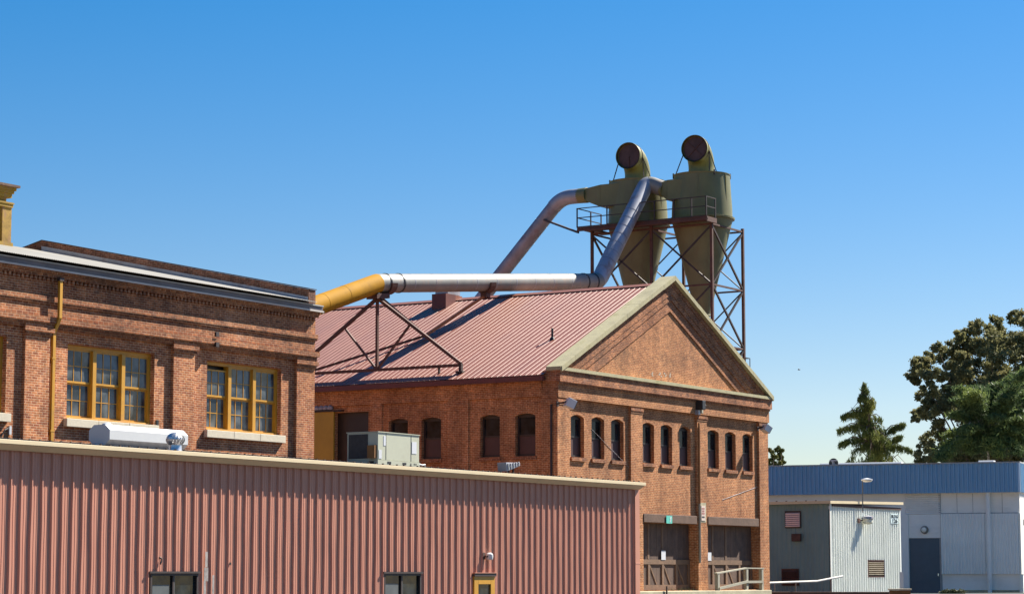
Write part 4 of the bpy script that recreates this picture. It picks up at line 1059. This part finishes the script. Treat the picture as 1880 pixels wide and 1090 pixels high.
lp = thing('lamp_post', 'thin lamp pole rising above the corrugated shed roof', 'lamp', tuple(onY(1584, 930, PY-.3)))
b0, b1 = onY(1584, 940, PY-.3), onY(1583.5, 882, PY-.3)
f = MB(); f.tube([b0, b1], .035, 8); f.build('pole', GALV, lp)
f = MB(); h = onY(1590, 881, PY-.3); f.lathe(h.x+.1, h.y, [(.04, h.z+.12), (.3, h.z+.05), (.3, h.z-.0), (.22, h.z-.07), (.05, h.z-.09)], 18); f.build('lamp_head', WHITEM, lp, smooth=True)

# ================================================================== BLUE-FASCIA BUILDING
BA = R(102)
e_ = Vector((math.cos(BA), math.sin(BA), 0)); nrm_ = Vector((math.cos(BA+math.pi/2), math.sin(BA+math.pi/2), 0))
B0p = onD(1870, 850, 136); B0p.z = 0
bb = thing('blue_fascia_building', 'low grey building with a deep blue ribbed metal fascia', 'building', (B0p.x, B0p.y, 0), BA)
def bl(px, py, off=0.0):
    d = ray(px, py); pl = B0p + nrm_*off
    t = ((pl-CAM).x*nrm_.x + (pl-CAM).y*nrm_.y)/(d.x*nrm_.x+d.y*nrm_.y)
    q = CAM+d*t; v = q-B0p; return v.dot(e_), q.z
zt_ = bl(1640, 852)[1]; zb_ = bl(1640, 906, .0)[1]
Lb = bl(1405, 880)[0]+14
w = MB(); w.box(-.0, Lb, -18, 0, .5, zb_+.3); w.build('wall', GREYW, bb, local=True)
fo_ = .55; fe_ = .10
w = MB(); ribbed(w, lambda u, h, z: (u, fo_+h, z), -fe_+.05, Lb, zb_, zt_-.05, .26, rib=.085, base=.14, top=.06, minor=False)
w.build('blue_fascia', BLUEM, bb, local=True)
w = MB(); ribbed(w, lambda u, h, z: (-fe_-h, -u, z), -fo_+.05, 18, zb_, zt_-.05, .26, rib=.085, base=.14, top=.06, minor=False); w.build('end_fascia', BLUEM, bb, local=True)
w = MB(); w.box(-fe_-.05, -fe_+.07, fo_-.06, fo_+.055, zb_, zt_); w.build('corner_trim', M('pale_blue_trim', (.45,.58,.72), .5, var=.05), bb, local=True)
w = MB(); w.box(-fe_+.0, Lb, .001, fo_-.002, zb_, zb_+.03); w.box(-fe_+.001, 0, -18, .001, zb_, zb_+.03); w.build('soffit', GREYW, bb, local=True)
w = MB(); w.box(-fe_, Lb, -18, fo_-.01, zt_-.12, zt_-.051); w.box(-fe_-.06, Lb, fo_-.02, fo_+.08, zt_-.049, zt_+.03); w.box(-fe_-.06, -fe_+.02, -18, fo_-.021, zt_-.049, zt_+.03); w.build('roof', GUTTER, bb, local=True)
s0, _ = bl(1663, 950); s1, _ = bl(1727, 950)
z943 = bl(1700, 943)[1]; z986 = bl(1700, 987)[1]
w = MB(); n = 10; z907 = zb_-.0
for k in range(n):
    z = z943+(z907-z943)*k/n; w.prism([(s1, .002, z), (s1, .09, z+.02), (s1, .02, z+(z907-z943)/n)], (s0-s1, 0, 0))
w.build('shutter', GREYW, bb, local=True)
w = MB(); w.box(s1+.02, s0, .002, .06, z986+.02, z943-.01); w.build('header_panel', GREYW, bb, local=True)
sd, _ = bl(1670, 1030)
w = MB(); w.box(s1+.05, sd, .002, .03, .6, z986-.002)
for z in (1.6, 2.5, 3.4): w.box(s1+.05, sd, .0301, .034, z, z+.02)
w.build('door', BLUEDOOR, bb, local=True)
w = MB(); sa_, _ = bl(1669, 1000); sb_, _ = bl(1651, 1000); w.box(sa_, sb_, .002, .20, .5, z943); w.build('pilaster', GREYW, bb, local=True)
zp1 = z943; zp0 = bl(1780, 1053)[1]
s2, _ = bl(1812, 1000); s3, _ = bl(1822, 1000); s4, _ = bl(1868, 1000)
w = MB(); ribbed(w, lambda u, h, z: (u, .12+h, z), 0.10, s1-.02, zp0, zp1, .19, rib=.07, base=.11, top=.05, minor=False); w.box(.1, s1-.01, .002, .119, zp0, zp1); w.build('ribbed_panel', GREYR, bb, local=True)
w = MB(); w.tube([((s2+s3)/2, .30, .6), ((s2+s3)/2, .30, zb_)], .13, 12); w.build('downpipe', GREYW, bb, local=True)
w = MB(); w.box(-.04, .085, -6, .124, zp0, zp1); w.build('end_panel', WHITEP, bb, local=True)
w = MB(); w.box(-.12, .10, -.02, .12, .5, zp0-.01); w.build('corner_post', WHITEP, bb, local=True)
w = MB(); w.box(-.02, s1-.3, .002, .08, .4, 1.15); w.build('plinth', CONC, bb, local=True)
zB, zO = bl(1876, 957)[1], bl(1876, 979)[1]
def endletter(t, off, z, size):
    o = letters(t, (-.046, off, z), size, INK, bb); o.rotation_euler = (math.pi/2, 0, -math.pi/2); o.scale = (1.3, 1, 1); return o
endletter('B', -1.05, zB-.17, .48); endletter('1', -1.35, zO-.32, .90)
w = MB()
for px in (1757, 1786, 1840):
    s_, _ = bl(px, 925); w.box(s_-.012, s_+.012, .001, .006, zp1+.03, zb_-.02)
w.box(.1, s1-.02, .001, .03, zp1+.002, zp1+.05); w.box(s1-.02, s1+.10, .001, .05, .6, zb_-.01)
w.build('panel_joint', M('grey_seam', (.30,.29,.28), .7), bb, local=True)
w = MB(); w.box(sd-.001, sd+.09, .002, .07, .6, z986+.1); w.box(s1+.05, sd, .002, .07, z986+.005, z986+.1); w.build('door_frame', GREYW, bb, local=True)
w = MB(); w.box(s1+.16, s1+.22, .031, .09, 1.95, 2.1); w.build('door_handle', ALU, bb, local=True)
lm = thing('wall_lamp', 'round caged lamp above the slate blue door', 'light', tuple(B0p+e_*bl(1698, 972)[0]+nrm_*.1+Vector((0,0,bl(1698, 972)[1]))), BA)
w = MB()
for (r0, y0, y1) in ((.24, 0, .10), (.19, .10, .24)): w.tube([(0, y0, 0), (0, y1, 0)], [r0, r0*.9], 18)
w.build('lamp_body', GALV, lm, local=True, smooth=True)
w = MB(); w.tube([(0, .24, 0), (0, .30, 0)], [.15, .08], 16); w.build('lens', WHITEP, lm, local=True, smooth=True)
def on_roof(px, off): return B0p+e_*bl(px, 850)[0]-nrm_*off
for (px, py, wd, lab) in ((1574, 847, 160, 'long low pale roof light on the blue-fascia building behind the dish'), (1806, 846, 30, 'short pale roof light near the corner of the blue-fascia building')):
    q = on_roof(px, 1.2); s_ = thing('skylight', lab, 'skylight', (q.x, q.y, zt_-.05), BA, 'pale roof lights on the blue-fascia building'); h = wd/31/2
    w = MB(); w.box(-h, h, -.4, .4, -.05, .12); w.build('curb', GUTTER, s_, local=True)
    w = MB(); w.prism([(-h*.96, -.38, .121), (-h*.96, .38, .121), (-h*.96, .25, .24), (-h*.96, -.25, .24)], (h*1.92, 0, 0)); w.build('dome', WHITEM, s_, local=True, bevel=.03)
q = on_roof(1525, .9); ds = thing('satellite_dish', 'small dark dish on the blue-fascia roof in front of the long roof light', 'dish', (q.x, q.y, zt_), BA)
w = MB(); 
for k in range(5):
    pass
rr_ = [(0.0, .0), (.2, .02), (.38, .07), (.5, .13)]
base = [Vector((0, .1+d_, .36)) for (_, d_) in rr_]
w.tube([Vector((0, .02, .18)), Vector((0, .03, .18)), Vector((0, .06, .18)), Vector((0, .11, .18))], [.02, .12, .22, .29], 24, caps=False); w.build('reflector', COIL, ds, local=True, smooth=True)
w = MB(); w.tube([(0, 0, -.1), (0, .0, .35)], .04, 8); w.tube([(0, .16, -.1), (0, .5, .3)], .025, 6); w.box(-.22, .22, .2, .26, .30, .36); w.build('mount', GALVDK, ds, local=True)

# foreground strip at the lower right: timber wall, pipe rail, crate
q0, q1 = onD(1414, 1085.5, 106), onD(1632, 1085.5, 106)
tb = MB(); d_ = (q1-q0); d_.z = 0; s_ = d_.normalized(); tb.obox(((q0+q1)/2).to_3d()+Vector((0,0,-.35)), s_, s_.cross(Vector((0,0,1))), (0,0,1), d_.length/2, .12, .35)
tag(tb.build('timber_wall', LINTEL, bevel=.02), 'low dark timber wall along the bottom edge beside the crate', 'wall')
pr_ = thing('pipe_railing', 'thin white pipe handrail bent upward in front of the grey shed side', 'railing', tuple(onD(1480, 1085, 107)))
pts = [onD(1396, 1069.5, 104), onD(1414, 1069, 105), onD(1500, 1066, 107), onD(1547, 1057, 108)]
w = MB(); w.tube(pts, .045, 8); w.build('handrail', WHITEP, pr_)
for (px, py) in ((1422, 1069), (1461, 1067), (1526, 1061)):
    q = onD(px, py, 106.5); w = MB(); w.tube([q, (q.x, q.y, .6)], .03, 8); w.build('post', GALV, pr_)
bx_ = thing('wooden_crate', 'brown wooden crate with a bright tan lid at the bottom edge', 'crate', tuple(onD(1652, 1090, 104)))
q = onD(1652, 1081, 104); fr = Vector((math.cos(R(24)), math.sin(R(24)), 0)); sd_ = Vector((fr.y, -fr.x, 0))
q.z -= .02
w = MB(); w.obox(q+Vector((0,0,-.42)), sd_, fr, (0,0,1), .46, .4, .40)
w.build('box', BROWNBOX, bx_)
w = MB(); w.obox(q+Vector((0,0,.02)), sd_, fr, (-.02,0,1), .52, .46, .03); w.build('lid', CREAM, bx_)
sb = thing('sign_stake', 'thin white stake standing beside the pale end of the corrugated shed', 'post', tuple(onD(1654, 1065, 112)))
q = onD(1655, 1050, 112); w = MB(); w.obox(q+Vector((0,0,-.6)), sd_, fr, (0,0,1), .09, .03, .62); w.build('board', CORRW, sb)

# ================================================================== TREES
rng = np.random.default_rng(5)
def leaf_mesh(name, mat, parent, cents, size, elong=1.0, droop=0.0, flat=0.0, wid=.55):
    n = len(cents); off = np.array(root_of(parent).location)
    c = np.asarray(cents)-off
    a = rng.normal(size=(n,3)); a[:,2] = a[:,2]*(1-flat)-droop; a /= np.linalg.norm(a, axis=1)[:,None]
    b = rng.normal(size=(n,3)); b -= a*(a*b).sum(1)[:,None]; b /= np.linalg.norm(b, axis=1)[:,None]
    s = (size*rng.uniform(.6,1.4,n))[:,None]
    a = a*s*elong; b = b*s*wid
    v = np.stack([c-a*.5, c+b*.5, c+a*.5, c-b*.5], 1).reshape(-1,3)
    me = bpy.data.meshes.new(name); me.vertices.add(4*n); me.vertices.foreach_set('co', v.ravel())
    me.loops.add(4*n); me.loops.foreach_set('vertex_index', np.arange(4*n)); me.polygons.add(n)
    me.polygons.foreach_set('loop_start', np.arange(0,4*n,4)); me.polygons.foreach_set('loop_total', np.full(n,4)); me.update(calc_edges=True); me.validate()
    o = bpy.data.objects.new(name, me); COL.objects.link(o); me.materials.append(mat); o.parent = parent; return o
def clump_pts(c, r, n, shell=.5, sq=(1,1,.85)):
    d = rng.normal(size=(n,3)); d /= np.linalg.norm(d, axis=1)[:,None]
    rad = r*(shell+(1-shell)*rng.uniform(0,1,n))*rng.uniform(.55,1.12,n)
    return np.array(c)+d*rad[:,None]*np.array(sq)

# big broadleaf tree
D1 = 185.0; k1 = D1/F
oak = thing('broadleaf_tree', 'huge dark broadleaf tree with ragged olive crown behind the blue-fascia building', 'tree', tuple(Vector((onD(1840, 900, D1).x, onD(1840, 900, D1).y, 1.0))))
CL = [(150,400,58),(125,470,40),(200,385,52),(255,340,45),(300,290,40),(315,340,36),(430,210,46),(395,285,48),(470,200,44),(530,150,44),(600,165,62),(680,130,55),(550,250,70),(650,270,85),(740,220,75),(740,330,80),(475,330,55),(250,440,48),(320,470,42),(215,455,42),(150,510,30),(500,430,70),(600,430,70),(440,500,60),(355,520,48),(240,560,48),(195,610,42),(280,620,66),(165,700,38),(148,755,24),(215,715,42),(330,680,66),(420,600,78),(520,560,60),(290,750,55),(300,835,48),(225,900,46),(190,965,42),(180,1020,38),(270,1010,48),(335,905,34),(330,960,40),(800,78,40),(845,70,42),(860,150,60),(830,250,70),(880,340,70),(930,120,70),(940,230,90),(980,400,120),(700,450,80),(640,560,90),(450,720,60),(420,930,70),(560,700,90),(700,650,100),(500,880,70),(650,850,100),(820,520,100),(850,720,120),(780,950,120),(560,1000,90),(400,1040,60),(960,600,150),(960,900,150),(350,590,50),(250,660,50), (400,400,28),(345,395,22),(430,450,40)]
CL += [(260+rnd_x, 0, 0) for rnd_x in ()]
for q_ in range(55):
    zx = random.uniform(300, 960); zy = random.uniform(260+max(0, 560-zx)*.35, 1040); CL.append((zx, zy, random.uniform(50, 85)))
pts = []; limb = MB(); tr0 = Vector(oak.location)
for (zx, zy, zr) in CL:
    px, py = 1640+zx/3.633, 560+zy/3.633; rr = zr/3.633*k1*1.12
    c = onD(px, py, D1+random.uniform(-4.5, 4.5)); 
    nsub = 7
    for s_ in range(nsub):
        d3 = rng.normal(size=3); d3 /= np.linalg.norm(d3)
        cc = np.array(c)+d3*rr*.75; pts.append(clump_pts(cc, rr*.68*random.uniform(.7,1.25), int(70+150*rr*rr), .25))
    base = tr0+Vector((0,0,6)); m_ = base.lerp(c, .5)+Vector((0,0,-.6))
    if random.random() < .3: limb.tube([base, m_, c], [.12, .07, .02], 6, caps=False)
leaf_mesh('crown', LEAF_OAK, oak, np.concatenate(pts), .23)
limb.tube([tr0+Vector((0,0,-1)), tr0+Vector((.2,0,4)), tr0+Vector((0,.2,8)), tr0+Vector((.3,0,13))], [.9,.65,.5,.3], 12)
limb.build('trunk', TRUNK, oak, smooth=True)

# feathery tree in front of it
D2 = 172.0; k2 = D2/F
fea = thing('feathery_tree', 'feathery green tree with thin pale trunk in front of the dark broadleaf', 'tree', tuple(Vector((onD(1835, 900, D2).x, onD(1835, 900, D2).y, 1.0))))
fb = Vector(fea.location)
pts = []; limb = MB()
fr_ = [(455,545),(500,560),(540,575),(560,545),(580,560),(440,620),(520,640),(650,540),(700,520),(760,500),(820,460),(860,440),(900,420),(640,640),(700,620),(780,600),(850,580),(930,560),(600,720),(680,740),(770,720),(850,700),(420,720),(380,860),(340,960),(330,1000),(470,830),(540,830),(620,940),(520,960),(700,860),(800,830),(870,800),(930,760),(700,980),(820,960),(900,900)]
tipb = onD(1640+620/3.633, 560+880/3.633, D2)
for (zx, zy) in fr_:
    tip = onD(1640+zx/3.633, 560+zy/3.633, D2+random.uniform(-3,3)); st = tipb.lerp(tip, .35)+Vector((0,0,.4)); 
    m_ = st.lerp(tip, .55)+Vector((0,0,.55)); 
    limb.tube([tipb, st, m_, tip], [.05,.035,.025,.01], 5, caps=False)
    for k in range(40):
        t = random.uniform(.15, 1.08); q = st*(1-t)**2+m_*2*t*(1-t)+tip*t*t
        pts.append(np.array(q)[None,:]+rng.normal(size=(34,3))*np.array([.30,.30,.10])-np.array([0,0,.12]))
leaf_mesh('crown', LEAF_FEA, fea, np.concatenate(pts), .20, elong=2.0, droop=.7, wid=.4)
limb.tube([fb+Vector((0,0,-1)), fb.lerp(tipb, .6), tipb, onD(1640+545/3.633, 560+700/3.633, D2), onD(1640+525/3.633, 560+690/3.633, D2)], [.2,.13,.08,.05,.03], 8)
limb.build('trunk', M('pale_bark', (.30,.27,.22), .85, var=.2), fea, smooth=True)

# cedar
D3 = 165.0
cb = onD(1606, 860, D3); top = onD(1589, 713, D3)
ced = thing('cedar_tree', 'ragged cedar with drooping branches above the blue fascia', 'tree', (cb.x, cb.y, 1.0))
limb = MB(); cpts = []; cb0 = Vector((cb.x, cb.y, .5)); H = top.z
def trunk_at(z):
    t = (z-cb.z)/(top.z-cb.z); return Vector((cb.x+(top.x-cb.x)*max(t,0)**1.0, cb.y+(top.y-cb.y)*max(t,0), z))
limb.tube([cb0, trunk_at(cb.z), trunk_at((cb.z+top.z)/2), top+Vector((0,0,-.3))], [.4,.3,.16,.04], 8)
rv_ = Vector(_r)
ntier = 74
for i in range(ntier):
    t = (i/ntier)**1.0; z = top.z-.15-(top.z-cb.z+2.5)*t
    a = random.uniform(0, 6.283); L = (.35+2.9*t**.72)*random.uniform(.35, 1.12)
    d = Vector((math.cos(a), math.sin(a), 0)); s = trunk_at(z); lift = random.uniform(-.12, .42)
    m_ = s+d*L*.55+Vector((0,0,L*(.10+lift))); e = s+d*L+Vector((0,0,L*(-.25+lift*.6)))
    limb.tube([s, m_, e], [.05,.03,.01], 4, caps=False)
    for k in range(int(15*L)+6):
        u = random.uniform(.05, 1.0); q = s*(1-u)**2+m_*2*u*(1-u)+e*u*u
        side = Vector((-d.y, d.x, 0))*random.uniform(-.45,.45)*min(1, L)*(1-.5*u)
        q2 = q+side+Vector((0,0,-abs(random.gauss(0,.16))))
        hl = random.uniform(.15,.55)*min(1, .4+L*.3); cpts.append(np.array(q2)[None,:]+rng.normal(size=(9,3))*np.array([.05,.05,.04])-np.outer(np.linspace(0,1,9),[0,0,hl]))
for (tx_, ty_) in ((1660, 778), (1672, 826), (1541, 815), (1545, 765), (1540, 790), (1583, 716), (1576, 733), (1655, 800)):
    tip = onD(tx_, ty_, D3+random.uniform(-1,1)); s = trunk_at(tip.z-1.4 if tx_ in (1660,1655) else tip.z+.25)
    m_ = s.lerp(tip, .6)+Vector((0,0,.45)); 
    limb.tube([s, m_, tip], [.06,.035,.01], 4, caps=False); L = (tip-s).length
    for k in range(int(42*L)):
        u = random.uniform(.1, 1.02); q = s*(1-u)**2+m_*2*u*(1-u)+tip*u*u
        cpts.append(np.array(q)[None,:]+rng.normal(size=(9,3))*np.array([.06,.06,.04])-np.outer(np.linspace(0,1,9),[0,0,random.uniform(.2,.7)*(1-.5*u)]))
leaf_mesh('crown', LEAF_CED, ced, np.concatenate(cpts), .15, elong=2.2, droop=2.0, wid=.35)
limb.build('trunk', TRUNK, ced, smooth=True)

# small tree behind the gable corner
D4 = 160.0
sm = thing('small_tree', 'small round leafy tree peeking past the gable building corner', 'tree', tuple(Vector((onD(1418, 880, D4).x, onD(1418, 880, D4).y, 1.0))))
pts = []; limb = MB(); sb0 = Vector(sm.location)
for (px, py, r_) in ((1416,826,8),(1428,820,10),(1436,824,7),(1420,840,9),(1432,838,10),(1438,846,7),(1412,846,9),(1426,850,10),(1400,838,12),(1405,855,12)):
    c = onD(px, py, D4+random.uniform(-1.2,1.2)); rr = r_*D4/F
    for s_ in range(4):
        d3 = rng.normal(size=3); d3 /= np.linalg.norm(d3); pts.append(clump_pts(np.array(c)+d3*rr*.6, rr*.5, 70))
    limb.tube([sb0+Vector((0,0,4)), (sb0+Vector((0,0,4))).lerp(c, .6), c], [.1,.06,.02], 5, caps=False)
leaf_mesh('crown', LEAF_SML, sm, np.concatenate(pts), .22)
limb.tube([sb0+Vector((0,0,-1)), sb0+Vector((0,0,5))], [.25,.12], 8); limb.build('trunk', TRUNK, sm, smooth=True)

# low planting in front of the blue building
low = []
for k in range(60):
    px = random.uniform(1728, 1770); q = onD(px, 1087+random.uniform(-2, 3), 128); low.append(clump_pts(q, .22, 30))
w = MB(); q = onD(1750, 1092, 128)
bu = thing('low_bush', 'low dusty bush at the foot of the grey ribbed wall', 'bush', tuple(q))
leaf_mesh('foliage', WEED, bu, np.concatenate(low), .10)

# bird
bq = onD(1467, 678.5, 120); bd = MB()
bd.lathe(0, 0, [(.005,-.11),(.03,-.05),(.035,.02),(.015,.09),(.004,.12)], 10)
vs = [(Vector((0, v.z, v.y)) + Vector((v.x,0,0)))*.7 for v in bd.v]; bd.v = [bq+v for v in vs]
for s_ in (-1, 1):
    bd.add([bq+Vector(q)*.65 for q in ((s_*.02,.04,0), (s_*.02,-.04,0), (s_*.16,-.06,.06), (s_*.2,-.01,.07), (s_*.16,.03,.06))], [(0,1,2,4),(2,3,4)])
tag(bd.build('bird', M('grey_feathers', (.12,.12,.12), .8), smooth=True), 'tiny dark bird flying in the open sky between the steel tower and the trees', 'bird')

# ================================================================== LIGHT, SKY, CAMERA
SUN_AZ, SUN_EL = R(-20.7), R(45.4)
sd = Vector((math.cos(SUN_EL)*math.cos(SUN_AZ), math.cos(SUN_EL)*math.sin(SUN_AZ), math.sin(SUN_EL)))
sl = bpy.data.lights.new('sun', 'SUN'); sl.energy = 5.0; sl.angle = R(.53); sl.color = (1.0, .93, .82)
so = bpy.data.objects.new('sun', sl); COL.objects.link(so); so.rotation_euler = sd.to_track_quat('Z', 'Y').to_euler(); so.location = (0,0,80)
wd = bpy.data.worlds.new('World'); S.world = wd; wd.use_nodes = True; nt = wd.node_tree
bg = nt.nodes['Background']; sk = nt.nodes.new('ShaderNodeTexSky'); sk.sky_type = 'NISHITA'; sk.sun_disc = False
sk.sun_elevation = SUN_EL; sk.sun_rotation = math.pi/2 - SUN_AZ
sk.altitude = 0; sk.air_density = 1.449; sk.dust_density = .294; sk.ozone_density = 1.395
tc = nt.nodes.new('ShaderNodeTexCoord'); mp = nt.nodes.new('ShaderNodeMapping'); mp.inputs['Scale'].default_value = (1, 1, 1.387); mp.inputs['Location'].default_value = (0, 0, .038)
vn = nt.nodes.new('ShaderNodeVectorMath'); vn.operation = 'NORMALIZE'; hs = nt.nodes.new('ShaderNodeHueSaturation'); hs.inputs['Saturation'].default_value = 1.70
nt.links.new(tc.outputs['Generated'], mp.inputs[0]); nt.links.new(mp.outputs[0], vn.inputs[0]); nt.links.new(vn.outputs[0], sk.inputs[0])
nt.links.new(sk.outputs[0], hs.inputs['Color']); tn = mix(nt, 1.0, hs.outputs[0], (.92, .795, .90), 'MULTIPLY'); nt.links.new(tn, bg.inputs[0]); bg.inputs[1].default_value = .05
cd = bpy.data.cameras.new('camera'); co = bpy.data.objects.new('camera', cd); COL.objects.link(co)
cd.sensor_width = 36; cd.lens = 36*F/1880; cd.clip_end = 20000; cd.clip_start = .5
co.location = CAM; co.rotation_euler = (math.pi/2+PITCH, 0, AZ-math.pi/2)
S.camera = co
S.view_settings.view_transform = 'Standard'; S.view_settings.look = 'None'; S.view_settings.gamma = 1; S.view_settings.exposure = 1.48
S.cycles.max_bounces = 6
